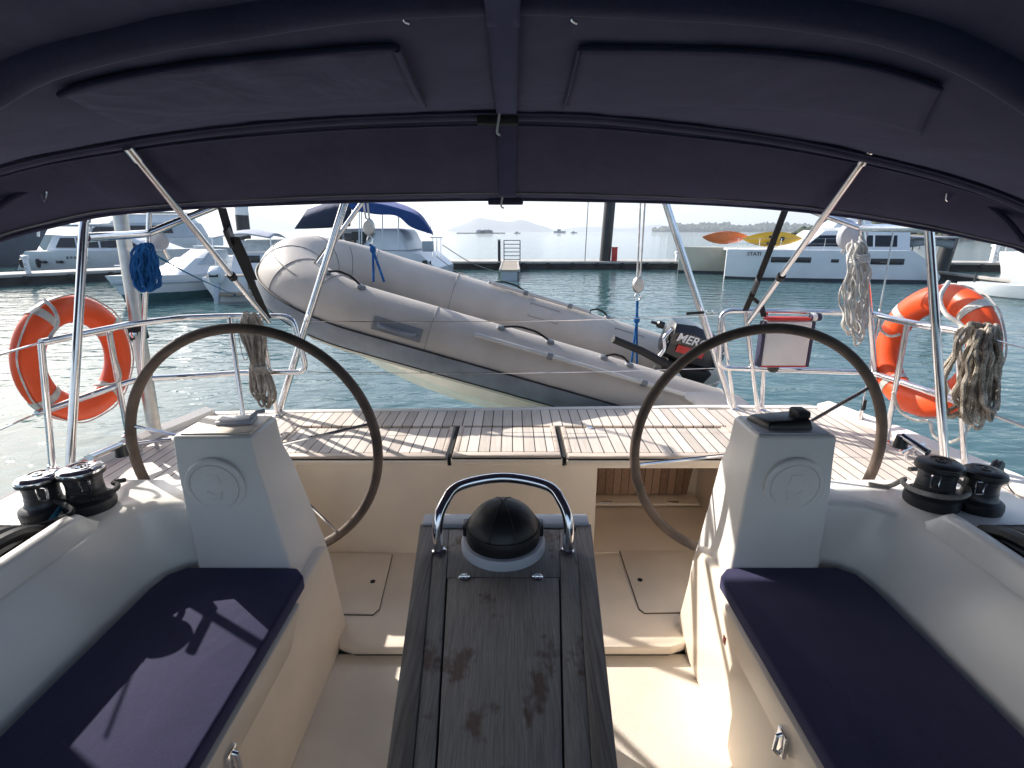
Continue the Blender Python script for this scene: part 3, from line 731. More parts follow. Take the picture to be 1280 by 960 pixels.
STB, STD, STE = station('B'), station('D'), station('E')
XS = [-1 + 2 * i / 120 for i in range(121)]
def bpt(st, t, dz=0):
    yc, ye, tab_ = st; xmax = tab_[-1][0] if t > 0 else -tab_[0][0]
    x = t * xmax
    return V((x, yc - (yc - ye) * min(1.2, (x / 1.9) ** 2), CZ + pchip(tab_, x) + dz))
def canopy_pt(t, s):
    """t across -1..1, s along: 0 forward of the camera side, 1 = bow B, 2 = bow D, 3 = aft hem"""
    if s <= 1:
        p = bpt(STB, t); q = V((p.x * 1.02, -1.1, p.z + .03)); return q.lerp(p, s)
    if s <= 2:
        k = s - 1; a, b = bpt(STB, t), bpt(STD, t); p = a.lerp(b, k); p.z -= .028 * math.sin(k * PI) * (1 - t * t); return p
    k = s - 2; a, b = bpt(STD, t), bpt(STE, t); p = a.lerp(b, k); p.z -= .015 * math.sin(k * PI); return p
mb = MB(); rows = [i / 6 for i in range(0, 6)] + [1 + i / 12 for i in range(12)] + [2 + i / 8 for i in range(9)]
rings = []
for s_ in rows:
    r_ = []
    for t_ in XS:
        p = canopy_pt(t_, s_)
        p.z += .0045 * math.sin(p.x * 42 + 3 * mnoise.noise(V((p.x * 2, p.y * 2, 8)))) * max(0, 1 - abs(s_ - 1.28) / .28) * max(0, 1 - abs(t_ + .33) / .28)
        p.z += .006 * mnoise.noise(V((p.x * 3, p.y * 5, 0))) + .004 * mnoise.noise(V((p.x * 9, p.y * 3, 4)))
        r_.append(p)
    rings.append(r_)
mb.loft(rings); can = mb.build('canopy', 'canvas', bim, solid=.004, angle=80)
def across(s_, dz, r, name, m, t0=-1, t1=1, flat=1.0, dy=0, parent=None, seg=10):
    mb = MB(); n = 100; mb.tube([canopy_pt(t0 + (t1 - t0) * i / n, s_) + V((0, dy, dz)) for i in range(n + 1)], r, seg, flat=flat); return mb.build(name, m, parent or bim)
across(1.0, -.012, .034, 'bow_sleeve', 'canvas', parent=can)
across(2.0, -.010, .024, 'bow_sleeve', 'canvas', parent=can)
across(2.985, .0, .010, 'aft_hem', 'canvas', parent=can)
across(2.87, -.006, .0030, 'stitch_seam', 'steelgrey', parent=can, seg=6)
across(1.95, -.014, .0045, 'stitch_seam', 'canvas', parent=can, seg=6)
across(2.09, -.012, .0045, 'stitch_seam', 'canvas', parent=can, seg=6)
# patches: rolled window covers sewn to the underside
def pix_to_ts(px, py):
    """the canopy parameters seen at a pixel: plain search"""
    best = None; u, f, d = ray(px, py)
    lo = [(-1, 1), (1.0, 2.0)]
    for _ in range(5):
        best = None
        for i in range(21):
            for j in range(21):
                t = lo[0][0] + (lo[0][1] - lo[0][0]) * i / 20; s_ = lo[1][0] + (lo[1][1] - lo[1][0]) * j / 20
                p = canopy_pt(t, s_); k = p.y / f
                e = (p.x - u * k) ** 2 + (p.z - CZ - d * k) ** 2
                if best is None or e < best[0]: best = (e, t, s_)
        w0, w1 = (lo[0][1] - lo[0][0]) / 8, (lo[1][1] - lo[1][0]) / 8
        lo = [(best[1] - w0, best[1] + w0), (max(1.0, best[2] - w1), min(2.0, best[2] + w1))]
    return best[1], best[2]
def patch(c, m, n=30):
    ts = [pix_to_ts(*q) for q in c]   # tl, tr, br, bl
    mb = MB(); rings = []
    for j in range(13):
        b_ = j / 12; r_ = []
        for i in range(n + 1):
            a_ = i / n
            t = (ts[0][0] * (1 - a_) + ts[1][0] * a_) * (1 - b_) + (ts[3][0] * (1 - a_) + ts[2][0] * a_) * b_
            s_ = (ts[0][1] * (1 - a_) + ts[1][1] * a_) * (1 - b_) + (ts[3][1] * (1 - a_) + ts[2][1] * a_) * b_
            p = canopy_pt(t, s_)
            edge = min(a_, 1 - a_, b_, 1 - b_) * 8
            amp = 1.0 if m == 'canvas_wr' else .35
            fold = math.sin(a_ * 23 + b_ * 2.5 + 2 * mnoise.noise(V((a_ * 4, b_ * 2, 0)))) * .003 * amp * (1 - b_) + .006 * amp * mnoise.noise(V((a_ * 7 + b_ * 3, b_ * 4 - a_ * 3, 1)))
            r_.append(p + V((0, 0, -.010 - .005 * min(1, edge) - fold * min(1, edge))))
        rings.append(r_)
    mb.loft(rings); o = mb.build('window_cover', m, can, solid=.003, angle=80)
    return ts
tl = patch([(70, 108), (495, 49), (530, 126), (178, 160)], 'canvas_wr')
tr = patch([(724, 51), (1180, 101), (1150, 163), (704, 131)], 'canvas')
def edge_tube(p0, p1, r, m='canvas'):
    mb = MB(); n = 40; mb.tube([canopy_pt(p0[0] + (p1[0] - p0[0]) * i / n, p0[1] + (p1[1] - p0[1]) * i / n) + V((0, 0, -.018)) for i in range(n + 1)], r, 8); mb.build('cover_piping', m, can)
edge_tube(tl[0], tl[1], .006); edge_tube(tl[1], tl[2], .010); edge_tube(tr[0], tr[1], .005); edge_tube(tr[0], tr[3], .003)
# centre reinforcing strip
mb = MB()
mb.loft([[canopy_pt(t_, s_) + V((0, 0, -.040 if abs(s_ - 2) < .03 else (-.014 if s_ > 1.05 else -.050))) for t_ in (-.026, -.012, 0, .008)] for s_ in [.8 + i / 30 for i in range(64)]]); mb.build('centre_strip', 'tape', can, solid=.002)
# toggles, hooks
for px, py, s_ in ((622, 158, 2.04), (627, 252, 2.99), (505, 14, 1.05), (716, 14, 1.05)):
    Yh = 2.16 if s_ == 2.04 else (2.655 if s_ > 2.5 else 1.22)
    q = AY(px, py, Yh); mb = MB(); k = .7 if s_ < 2 else 1
    mb.tube(smooth([q + V((.008, 0, .05 * k)), q + V((.004, -.004, .02 * k)), q + V((-.002, -.004, -.02 * k)), q + V((.01, 0, -.03 * k))], 5), .0045 * k, 8)
    mb.build('toggle', 'white' if s_ > 2 else 'steel', bim)
mb = MB(); q = AY(622, 150, 2.19); mb.box(q + V((0, 0, .0)), (.16, .03, .035), bevel=.008); mb.build('bow_clamp', 'blackm', bim)
mb = MB(); q = AY(632, 252, 2.665); mb.box(q, (.17, .02, .03), bevel=.006); mb.build('hem_tab', 'canvas', can)
# side hem pipes
mb = MB(); mb.tube(smooth([AY(58, 233, 2.0), AY(30, 241, 1.95), AY(0, 258, 1.9), AY(-30, 285, 1.85)], 6), .011, 8); mb.build('side_pipe', 'canvas', can)
mb = MB(); mb.tube(smooth([AY(1187, 238, 1.98), AY(1225, 250, 1.95), AY(1258, 275, 1.9), AY(1280, 302, 1.87)], 6), .011, 8); mb.build('side_pipe', 'canvas', can)
for px, py in ((54, 240), (1188, 240)):
    q = AY(px, py, 1.98); mb = MB(); mb.tube(smooth([q + V((0, 0, .02)), q + V((.012, 0, 0)), q + V((-.005, 0, -.03)), q + V((-.01, 0, -.005))], 4), .004, 6); mb.build('toggle', 'steel', bim)
# struts and legs
def strut(p0, p1, r, name, m='steel', end=True, par=None, thin=None):
    mb = MB(); a, b = V(p0), V(p1); mb.tube([a, b], r, 14)
    o = mb.build(name, m, par or bim)
    if end:
        mb = MB(); d = (b - a).normalized(); mb.tube([a - d * .01, a + d * .05], r * 1.35, 12); mb.build('end_fitting', 'chrome', o)
    if thin:
        c = a.lerp(b, thin); d = (b - a).normalized(); mb = MB(); mb.tube([c, c + d * .03], r * 1.5, 12); mb.build('collar', 'blackm', o)
    return o
strut(AY(161, 186, 1.98), AY(336, 402, 2.98), .0135, 'support_strut', thin=.62)
strut(AY(1087, 190, 2.00), AY(936, 402, 2.98), .0135, 'support_strut', thin=.62)
strut(AY(106, 262, 2.22), AZ(87, 592, 1.42), .0165, 'bimini_leg')
strut(AY(1160, 270, 2.2), AZ(1181, 575, 1.42), .0175, 'bimini_leg')

# ------------------------------------------------------------------ winches
def winch(px, py, h, label, chrome):
    b = AZ(px, py, 1.43)
    t_ = thing('sheet_winch', b, label, 'winch', 'sheet winches on the cockpit coamings')
    mt = Matrix.Translation(b) @ Matrix.Scale(h, 4)
    mb = MB(); mb.lathe([(.095, 0), (.098, .02), (.095, .042), (.078, .055), (.06, .058)], mt, 32); mb.build('base', 'winchd', t_)
    mb = MB(); mb.lathe([(.074, .055), (.069, .062), (.0665, .08), (.0665, .09), (.0645, .092), (.0645, .128), (.0665, .13), (.068, .150), (.070, .156)], mt, 32); mb.build('drum', 'winch', t_)
    mb = MB(); mb.lathe([(.060, .154), (.079, .158), (.082, .168), (.080, .180), (.066, .190), (.04, .194), (.036, .190), (.02, .190), (.018, .197), (.010, .197), (.009, .18), (0, .18)], mt, 36); mb.build('cap', 'chrome' if chrome else 'black', t_)
    mb = MB(); mb.lathe([(.083, .156), (.084, .164), (.083, .171)], mt, 36); mb.build('self_tailing_ring', 'black', t_)
    d = V((-b.x, -b.y, 0)).normalized()
    mb = MB(); c = b + d * .078 * h + V((0, 0, .135 * h)); mb.tube(fillet([c + V((-.018, 0, .018)), c + V((.018, 0, .018)), c + V((.014, 0, -.03)), c + V((-.014, 0, -.03)), c + V((-.018, 0, .017))], .008), .004, 6); mb.build('feeder_arm', 'chrome', t_)
winch(1163, 629, .90, 'larger grey winch with black top beside the tall chrome post on the shaded coaming', False)
winch(1219, 634, .80, 'smaller grey winch standing outboard next to the black knobbed spring block', False)
winch(113, 634, .86, 'larger dark winch with gleaming chrome top beside the sunlit ledge', True)
winch(60, 642, .80, 'smaller chrome topped winch standing outboard of the one by the sunlit ledge', True)
# sheets round the winches
def rope(pts, r, m, label, cat='rope', name='rope', n=8, group=None, seg=8):
    mb = MB(); P = smooth(pts, n); mb.tube(P, r, seg); return single(mb, name, m, label, cat, P[0], group)
b = AZ(1163, 629, 1.43); c = [b + V((.101 * math.cos(a), .101 * math.sin(a), .018 + .012 * a / 6)) for a in [i * .45 for i in range(-2, 15)]]
rope([AZ(1086, 605, 1.437), AZ(1110, 608, 1.437)] + [b + V((.095 * math.cos(a), .095 * math.sin(a), .025 + .006 * (a + 3.6))) for a in [2.2 + i * .4 for i in range(16)]], .009, 'rope_grey', 'worn grey sheet wrapped round the base of the larger winch by the chrome post', 'sheet rope', 'sheet_rope', 5)
b = AZ(113, 634, 1.43)
rope([AZ(0, 678, 1.43) + V((-.2, -.1, 0)), AZ(30, 662, 1.45), AZ(90, 641, 1.50)] + [b + V((.092 * math.cos(a), .092 * math.sin(a), .075 - .006 * (a + 2))) for a in [-2.0 + i * .4 for i in range(9)]] + [AZ(155, 600, 1.45)], .009, 'rope_dark', 'dark taut sheet running to the chrome topped winch by the sunlit ledge', 'sheet rope', 'sheet_rope', 5)
rope([AZ(35, 690, 1.40), AZ(50, 668, 1.43), AZ(72, 640, 1.46), AZ(78, 625, 1.47)], .008, 'rope_teal', 'pale blue line lying between the two chrome topped winches', 'sheet rope', 'sheet_rope', 5)
rope([AZ(45, 690, 1.40), AZ(60, 668, 1.43), AZ(76, 645, 1.45), AZ(80, 628, 1.45)], .008, 'rope_white', 'white flecked line lying beside the pale blue one near the chrome winches', 'sheet rope', 'sheet_rope', 5)
# winch handles
def handle(p0, p1, m, label, grip=True):
    t_ = thing('winch_handle', p0, label, 'winch handle'); a, b = V(p0), V(p1); d = (b - a).normalized()
    mb = MB(); mb.tube([a, b], .013, 10); mb.build('arm', m, t_)
    mb = MB(); mb.tube([b, b + V((0, 0, -.045))], .014, 12, radii=[.018, .024]); mb.build('grip', 'black', t_)
handle(b := AY(1160, 566, 1.70), AY(1128, 545, 1.80), 'chrome', 'chrome winch handle with black grip sticking out of the larger winch by the chrome post')
handle(AY(112, 572, 1.70), AY(150, 556, 1.86), 'chrome', 'chrome winch handle fitted in the winch with the gleaming chrome top')
# rope clutch banks
def clutch_bank(s, label):
    y0 = 1.40
    t_ = thing('rope_clutch_bank', (s * 1.65, y0, 1.385), label, 'rope clutches', 'rope clutches beside the coamings')
    mb = MB(); mb.box((s * 1.65, y0 - .06, 1.41), (.30, .28, .06), bevel=.008); mb.build('base', 'blackm', t_)
    for k in range(5):
        x = s * (1.54 + k * .055)
        mb = MB(); mb.tube(smooth([(x, y0 - .17, 1.455), (x, y0 - .10, 1.50), (x, y0 + .02, 1.495), (x, y0 + .10, 1.455)], 5), .023, 8, flat=.9); h = mb.build('clutch_handle', 'black', t_)
        mb = MB(); mb.box((x + s * .027, y0 - .03, 1.465), (.010, .2, .030), bevel=.003); mb.build('white_divider', 'white', t_)
clutch_bank(1, 'bank of black rope clutches on the coaming beside the shaded cushion')
clutch_bank(-1, 'bank of black rope clutches by the pale blue line on the sunlit side')
# spring block
q = AZ(1240, 606, DZ + .04); tb = thing('spring_block', q, 'black pulley block standing on a chrome spring by the deck edge', 'pulley block')
mb = MB(); mb.tube([q + V((.016 * math.cos(a), .016 * math.sin(a), .004 + a * .0016)) for a in [i * .5 for i in range(80)]], .0035, 6); mb.build('spring', 'chrome', tb)
mb = MB(); mb.lathe([(.03, 0), (.03, .006), (.012, .012), (.008, .1)], Matrix.Translation(q), 18); mb.build('foot', 'chrome', tb)
top = AY(1246, 585, q.y)
mb = MB(); mb.lathe([(0, -.018), (.034, -.016), (.040, -.008), (.034, 0), (.040, .008), (.034, .016), (0, .018)], Matrix.Translation(top) @ Matrix.Rotation(PI / 2, 4, 'X') @ Matrix.Rotation(.5, 4, 'Y'), 24); mb.build('sheave', 'black', tb)
rope([top + V((.03, 0, -.01)), AZ(1262, 610, DZ + .03), AZ(1290, 640, DZ + .03)], .004, 'rope_grey', 'thin grey line leading from the spring block along the deck edge', 'rope')

# ------------------------------------------------------------------ pushpits, lifelines, davit frame
def rails(t_, name, pts, r=.0172, n=None, fil=.07, m='steel'):
    mb = MB(); mb.tube(fillet(pts, fil), r, 12); return mb.build(name, m, t_)
def deckdrop(p): return V((p.x, p.y, DZ))
pl_ = thing('pushpit_rail', (-1.9, 2.8, DZ), 'stainless stern rail with the grey rope bundle, in front of the sun glitter', 'stern rail', 'stainless stern rails')
zt, zl = 1.915, 1.555
TL = [V((-2.14, 2.32, zt)), AY(110, 416, 2.55), AY(165, 405, 2.80), V((-1.93, 3.02, zt)), V((-1.71, 3.12, zt - .005)), V((-1.33, 3.14, zt - .01)), V((-1.28, 3.14, zl)), V((-1.70, 3.12, zl)), V((-1.97, 3.04, zl)), AY(170, 474, 2.82), AY(46, 517, 2.36)]
rails(pl_, 'rail', TL)
def stn(t_, a, b, r=.0140):
    mb = MB(); mb.tube([a, b], r, 12); o = mb.build('stanchion', 'steel', t_)
    mb = MB(); mb.lathe([(.03, -.002), (.03, .006), (.017, .014), (.017, .03)], Matrix.Translation(b), 16); mb.build('foot', 'steel', o)
stn(pl_, V((-2.14, 2.32, zt)), AZ(66, 588, DZ + .04)); stn(pl_, AY(287, 397, 3.08), AZ(306, 536, DZ)); stn(pl_, AY(325, 397, 3.13), AZ(347, 520, DZ)); stn(pl_, AY(136, 412, 2.66), AZ(160, 545, DZ + .03))
pr_ = thing('pushpit_rail', (1.9, 2.8, DZ), 'stainless stern rail carrying the white pouch and the ring tied with white line', 'stern rail', 'stainless stern rails')
TR = [AY(1200, 414, 2.32), AY(1150, 406, 2.52), AY(1120, 400, 2.75), AY(1088, 392, 3.0), AY(1007, 390, 3.15), AY(902, 388, 3.20), AY(898, 460, 3.20), AY(1000, 463, 3.16), AY(1092, 466, 3.02), AY(1125, 477, 2.78), AY(1195, 501, 2.38)]
rails(pr_, 'rail', TR)
stn(pr_, AY(1197, 414, 2.33), AZ(1206, 585, DZ + .04)); stn(pr_, AY(1134, 405, 2.66), AZ(1107, 552, DZ + .03)); stn(pr_, AY(932, 390, 3.18), AZ(948, 520, DZ)); stn(pr_, AY(903, 400, 3.2), AZ(918, 512, DZ)); stn(pr_, AY(958, 390, 3.17), AZ(952, 513, DZ))
def wire(p0, p1, label, r=.0028, m='steel', sag=.0):
    mb = MB(); a, b = V(p0), V(p1); mb.tube([a.lerp(b, i / 8) + V((0, 0, -sag * math.sin(PI * i / 8))) for i in range(9)], r, 6); return single(mb, 'lifeline_wire', m, label, 'lifeline', a, 'steel lifeline wires')
wire(TL[5] + V((.04, 0, -.03)), TR[5] + V((-.02, 0, -.03)), 'upper of the two thin wires strung across the stern in front of the dinghy', sag=.02)
wire(TL[6] + V((.0, 0, 0)), TR[6], 'lower of the two thin wires strung across the stern in front of the dinghy', sag=.02)
wire(AY(-60, 461, 1.75), TL[0], 'upper wire running past the ring in front of the sun glitter', .0045)
wire(AY(-60, 563, 1.85), TL[-1], 'lower wire running below the ring in front of the sun glitter', .0045)
wire(AY(1340, 450, 1.95), TR[0], 'upper wire running forward from the brown rope coil', .0045)
wire(AY(1340, 556, 1.95), TR[-1], 'lower white sleeved wire running forward from under the brown rope coil', .008, 'white')
# turnbuckle on the stern gate wire
tq = AY(872, 391, 3.2); tb = thing('gate_turnbuckle', tq, 'black sleeved turnbuckle and shackle joining the stern gate wire to the rail', 'turnbuckle')
mb = MB(); mb.tube([AY(858, 392, 3.2), AY(880, 390.5, 3.2)], .009, 8); mb.build('sleeve', 'blackm', tb)
for px in (886, 894):
    mb = MB(); c = AY(px, 389.5, 3.2); mb.tube([c + V((.016 * math.cos(a), 0, .009 * math.sin(a))) for a in [2 * PI * i / 14 for i in range(14)]], .003, 6, closed=True); mb.build('shackle', 'steel', tb)

dav = thing('stern_davit', (0, 3.4, DZ), 'stainless davit frame with leaning tubes from which the inflatable dinghy hangs', 'davits')
def bar(p0, p1, r, name='frame_tube', m='steel'): 
    mb = MB(); mb.tube([V(p0), V(p1)], r, 14); return mb.build(name, m, dav)
dl0, dl1 = AZ(348, 516, DZ), AY(430, 256, 3.38)
dr0, dr1 = AZ(915, 508, DZ), AY(833, 256, 3.45)
bar(dl0, dl1 + (dl1 - dl0) * .12, .0225); bar(dr0, dr1 + (dr1 - dr0) * .12, .0225)
dlt, drt = dl1 + (dl1 - dl0) * .12, dr1 + (dr1 - dr0) * .12
bar(dlt + V((-.4, 0, 0)), drt + V((.4, 0, 0)), .024, 'cross_beam')
for cx_, w__, y0_, y1_ in ((-1.96, .94, 2.46, 3.42), (-.68, 1.58, 2.60, 3.28)):  # unseen panels, added only to shade the table, cushions and coaming
    mb = MB(); mb.box((cx_, (y0_ + y1_) / 2, 2.85), (w__, y1_ - y0_, .035), bevel=.006); mb.build('dark_panel', 'glass', dav)
for x in (-1.65, -.5): bar((x, 2.75, 2.82), (x, dlt.y, dlt.z), .016, 'shade_panel_strut')
fl0 = AY(185, 292, 2.85); fr0 = AY(1077, 285, 2.9)
bar(AY(452, 254, 3.42), AY(398, 330, 3.36), .014)
for q_, e_ in ((dlt, AY(455, 240, 4.3)), (drt, AY(804, 240, 4.3))): bar(q_, (e_.x, 4.3, q_.z + .12), .022, 'davit_arm'); bar((e_.x, 4.3, q_.z + .12), e_, .010, 'hanger')
bar(AY(107, 297, 2.25), fl0, .019, 'side_bar'); bar(fl0, dlt + V((-.4, 0, 0)), .019, 'side_bar'); bar(AY(187, 262, 2.87), AY(177, 470, 2.85), .013, 'side_post')
bar(AZ(194, 545, DZ), AY(149, 262, 2.98), .036, 'corner_post', 'alu')
bar(AY(1160, 285, 2.25), fr0, .019, 'side_bar'); bar(fr0, drt + V((.4, 0, 0)), .019, 'side_bar'); bar(AY(1075, 266, 2.9), AZ(1100, 530, DZ), .017, 'side_post')
mb = MB(); c = AY(173, 414, 2.91); mb.tube([c + V((0, 0, -.045)), c + V((-.006, 0, .045))], .046, 14); mb.build('rail_clamp', 'blackm', dav)
mb = MB(); c = AY(168, 418, 2.86); mb.lathe([(.016, 0), (.016, .02), (.008, .022), (0, .022)], Matrix.Translation(c) @ Matrix.Rotation(PI / 2, 4, 'X'), 14); mb.build('clamp_bolt', 'chrome', dav)
# dish antennas
def dish(px, py, Y, r, label):
    c = AY(px, py, Y); t_ = thing('satellite_dish', c, label, 'dish antenna')
    mt = Matrix.Translation(c) @ Matrix.Rotation(PI / 2 + .2, 4, 'X')
    mb = MB(); mb.lathe([(r, 0), (r, .012), (r * .9, .03), (r * .5, .045), (0, .05)], mt, 28); mb.build('dome', 'grey_paint', t_)
    mb = MB(); mb.tube([c, c + V((0, .05, -.10))], .012, 8); mb.build('bracket', 'steel', t_)
dish(199, 300, 2.95, .052, 'round cream fender board hung beside the blue rope coil'.replace('fender board', 'lamp disc'))
dish(1064, 294, 3.05, .082, 'round grey disc behind the pale rope coil on the frame post')
# backstay
bsp = AZ(1076, 528, DZ + .0)
tb = thing('backstay', bsp, 'thin wire backstay with turnbuckle rising from the deck corner beside the pale rope coil', 'backstay')
mb = MB(); mb.tube([AY(1078, 510, 3.0), AY(1114, 262, 3.0) + V((.0, -.05, 0))], .005, 6); mb.build('wire', 'steel', tb)
mb = MB(); mb.tube([bsp, AY(1077, 512, 3.0)], .014, 10, radii=[.020, .009]); mb.build('turnbuckle', 'steel', tb)
mb = MB(); mb.tube([AY(1079, 512, 3.0), AY(1081, 500, 3.0)], .012, 8); mb.build('boot', 'blackm', tb)

# ------------------------------------------------------------------ life rings
def life_ring(A, B, cz, tilt, label, R=.264, r=.072, rot0=.3):
    A, B = V(A), V(B); c = (A + B) / 2; c.z = cz
    X = (B - A); X.z = 0; X.normalize(); Z = V((0, 0, 1)); Nn = X.cross(Z)
    Zt = (Z + Nn * tilt).normalized(); Nn = X.cross(Zt)
    t_ = thing('life_ring', c, label, 'life ring', 'orange life rings on the stern rails')
    def P(a, rr=R, off=0): return c + X * math.cos(a) * rr + Zt * math.sin(a) * rr + Nn * off
    mb = MB(); b = mb.bm; rings = []
    for i in range(72):
        a = 2 * PI * i / 72; rad = X * math.cos(a) + Zt * math.sin(a)
        rings.append([c + rad * (R + r * math.cos(q)) + Nn * r * .8 * math.sin(q) for q in [2 * PI * j / 20 for j in range(20)]])
    rings.append(rings[0]); mb.loft(rings, closed=True, cap=False); bmesh.ops.remove_doubles(b, verts=list(b.verts), dist=1e-5); mb.build('ring_body', 'orange', t_)
    for k in range(4):
        a0 = rot0 + k * PI / 2; mb = MB(); rings = []
        for i in range(7):
            a = a0 - .068 + .136 * i / 6; rad = X * math.cos(a) + Zt * math.sin(a)
            rings.append([c + rad * (R + (r + .0035) * math.cos(q)) + Nn * (r * .8 + .0035) * math.sin(q) for q in [2 * PI * j / 24 for j in range(24)]])
        mb.loft(rings, closed=True); mb.build('reflective_band', 'reflect', t_)
        mb = MB(); rr = R + r + .003
        mb.tube(smooth([P(a0 + PI / 2 * f, rr + bul, .03) for f, bul in ((0, 0), (.15, .0), (.5, .004), (.85, .0), (1, 0))], 6), .0042, 7); mb.build('grab_line', 'rope_white', t_)
    return P, c
PL, cl = life_ring((-2.356, 2.37, 0), (-2.303, 3.05, 0), 1.745, .0, 'orange life ring against the sun glitter, near the blue rope coil', rot0=.55)
PR, cr = life_ring((2.30, 2.46, 0), (2.25, 3.06, 0), 1.775, .12, 'orange life ring tied with white line beside the brown rope coil', R=.283, r=.076, rot0=.62)
rope([AY(56, 375, 2.45), AY(68, 388, 2.42), AY(72, 405, 2.4), AY(60, 424, 2.36), AY(53, 432, 2.33)], .008, 'rope_white', 'white lashing tying the glitter side life ring to the rail', 'lashing')
rope([AY(137, 417, 2.5), AY(142, 440, 2.55), AY(150, 475, 2.6), AY(120, 482, 2.6)], .006, 'rope_white', 'thin white cord hanging across the ring near the blue coil', 'lashing')
rope([AY(1186, 352, 2.55), AY(1175, 372, 2.5), AY(1182, 392, 2.42), AY(1200, 405, 2.36), AY(1206, 416, 2.32)], .010, 'rope_white', 'white braided lashing over the top of the ring beside the brown coil', 'lashing')
rope([AY(1116, 490, 2.62), AY(1124, 512, 2.6), AY(1140, 524, 2.55), AY(1160, 526, 2.5)], .008, 'rope_white', 'white looped line drooping below the ring, inner loop', 'trailing line')
rope([AY(1163, 527, 2.5), AY(1168, 545, 2.45), AY(1185, 553, 2.4), AY(1203, 545, 2.35), AY(1215, 528, 2.3)], .008, 'rope_white', 'white looped line drooping below the ring, loop nearest the brown coil', 'trailing line')
rope([AY(1100, 398, 2.9), AY(1101, 412, 2.88), AY(1112, 420, 2.8), AY(1125, 418, 2.75)], .007, 'rope_white', 'short white line looped round the rail beside the pale rope coil', 'lashing')

# ------------------------------------------------------------------ rope hanks
def hank(top, bot, w, n, r, m, label, depth=.05, wrap=True, seed=1, name='rope_coil', tangle=0.0, neck=None):
    rnd = random.Random(seed); a, b = V(top), V(bot); ax = b - a; Lh = ax.length; dn = ax.normalized()
    side = V((1, 0, 0)) - dn * dn.x; side.normalize(); fr = side.cross(dn)
    t_ = thing(name, a, label, 'rope coil', 'rope coils hung on the stern rails')
    mb = MB()
    for i in range(n):
        li = Lh * rnd.uniform(.80, 1.02); wi = w * rnd.uniform(.45, 1.0) * .5; ox = rnd.uniform(-.3, .3) * w; oy = rnd.uniform(-depth, depth); ph = rnd.uniform(0, 9)
        P = []
        for k in range(26):
            q = 2 * PI * k / 26; s_ = .5 - .5 * math.cos(q)
            wd = wi * (.55 + .45 * s_)
            if neck: 
                f = abs(s_ - neck); wd *= min(1, .25 + f * 2.2); oxx = ox * min(1, .3 + f * 2.2)
            else: oxx = ox * (.7 + .3 * s_)
            p = a + dn * (s_ * li + .012 * math.sin(ph)) + side * (math.sin(q) * wd + oxx + w * .10 * mnoise.noise(V((s_ * 3, i, ph)))) + fr * (oy * (.5 + .5 * s_) + .012 * mnoise.noise(V((s_ * 4, i * 2, ph))) + .012 * math.sin(q))
            if tangle: p = p + side * tangle * w * .30 * mnoise.noise(V((s_ * 5 + (3 if q > PI else 0), i * 1.7, 9))) + fr * tangle * .04 * mnoise.noise(V((s_ * 6, i * 2.3, 5)))
            P.append(p)
        mb.tube(smooth(P, 2, True), r, 6, closed=True)
    mb.build('loops', m, t_)
    if wrap:
        c = a + dn * Lh * (neck if neck else .12); mb = MB(); wr = w * (.30 if not neck else .26)
        mb.tube([c + dn * (.011 * q) + side * wr * math.cos(q * 2 * PI) + fr * (depth * .8 + .012) * math.sin(q * 2 * PI) for q in [i / 14 for i in range(60)]], r * 1.05, 6); mb.build('wrap', m, t_)
    return t_
hank(AY(1073, 300, 2.86), AY(1070, 432, 2.86), .15, 13, .0058, 'rope_white', 'pale grey tangled rope coil hung high on the frame post', .06, seed=4, tangle=1.0)
hank(AY(1229, 408, 2.24), AY(1213, 528, 2.24), .20, 15, .0098, 'rope_brown', 'weathered brown grey rope coil hung over the rail beside the white tied ring', .075, False, seed=5, tangle=.45)
hank(AY(181, 307, 2.84), AY(183, 362, 2.84), .105, 15, .0074, 'rope_blue', 'bright blue rope coil hung on the aluminium post', .03, False, seed=6, tangle=.35)
hank(AY(312, 392, 3.06), AY(332, 508, 3.02), .14, 16, .0075, 'rope_grey', 'grey rope bundle tied in the middle behind the wheel rim', .035, True, seed=8, neck=.55)
rope([AY(186, 312, 2.84), AY(205, 325, 3.4), AY(250, 349, 6), AY(300, 372, 12.0)], .007, 'rope_teal', 'dark blue line leading from the blue coil out over the water', 'mooring line')
rope([AY(296, 398, 3.05), AY(300, 430, 3.04), AY(306, 450, 3.04), AY(312, 440, 3.04), AY(312, 420, 3.04)], .002, 'rope_grey', 'thin looped cord dangling beside the grey rope bundle', 'cord')

# ------------------------------------------------------------------ webbing straps
def strap(pts, w, label, buckle):
    t_ = thing('webbing_strap', pts[0], label, 'strap', 'black canopy tension straps')
    P = [V(p) for p in pts]; mb = MB(); rings = []
    for p in P: rings.append([p + V((-w / 2, 0, 0)), p + V((w / 2, 0, 0)), p + V((w / 2, .006, 0)), p + V((-w / 2, .006, 0))])
    mb.loft(rings, closed=True); mb.build('webbing', 'webbing', t_, shade=False)
    c = V(buckle); d = (P[-1] - P[0]).normalized(); mb = MB(); mb.box(c + V((0, -.008, 0)), (w * 1.35, .022, .10), d.to_track_quat('Z', 'X').to_matrix(), bevel=.008); mb.build('buckle', 'black', t_)
    return t_
sA = [AY(277, 260, 2.72), AY(286, 292, 2.78), AY(334, 398, 3.08)]
ts = strap(sA, .042, 'black webbing strap with buckle tensioning the canopy near the grey rope bundle', AY(288, 296, 2.77))
mb = MB(); rings = []
for p in (AY(294, 296, 2.76), AY(306, 322, 2.84), AY(317, 350, 2.92)): rings.append([p + V((-.018, 0, 0)), p + V((.018, 0, 0)), p + V((.018, .006, 0)), p + V((-.018, .006, 0))])
mb.loft(rings, closed=True); mb.build('loose_end', 'webbing', ts, shade=False)
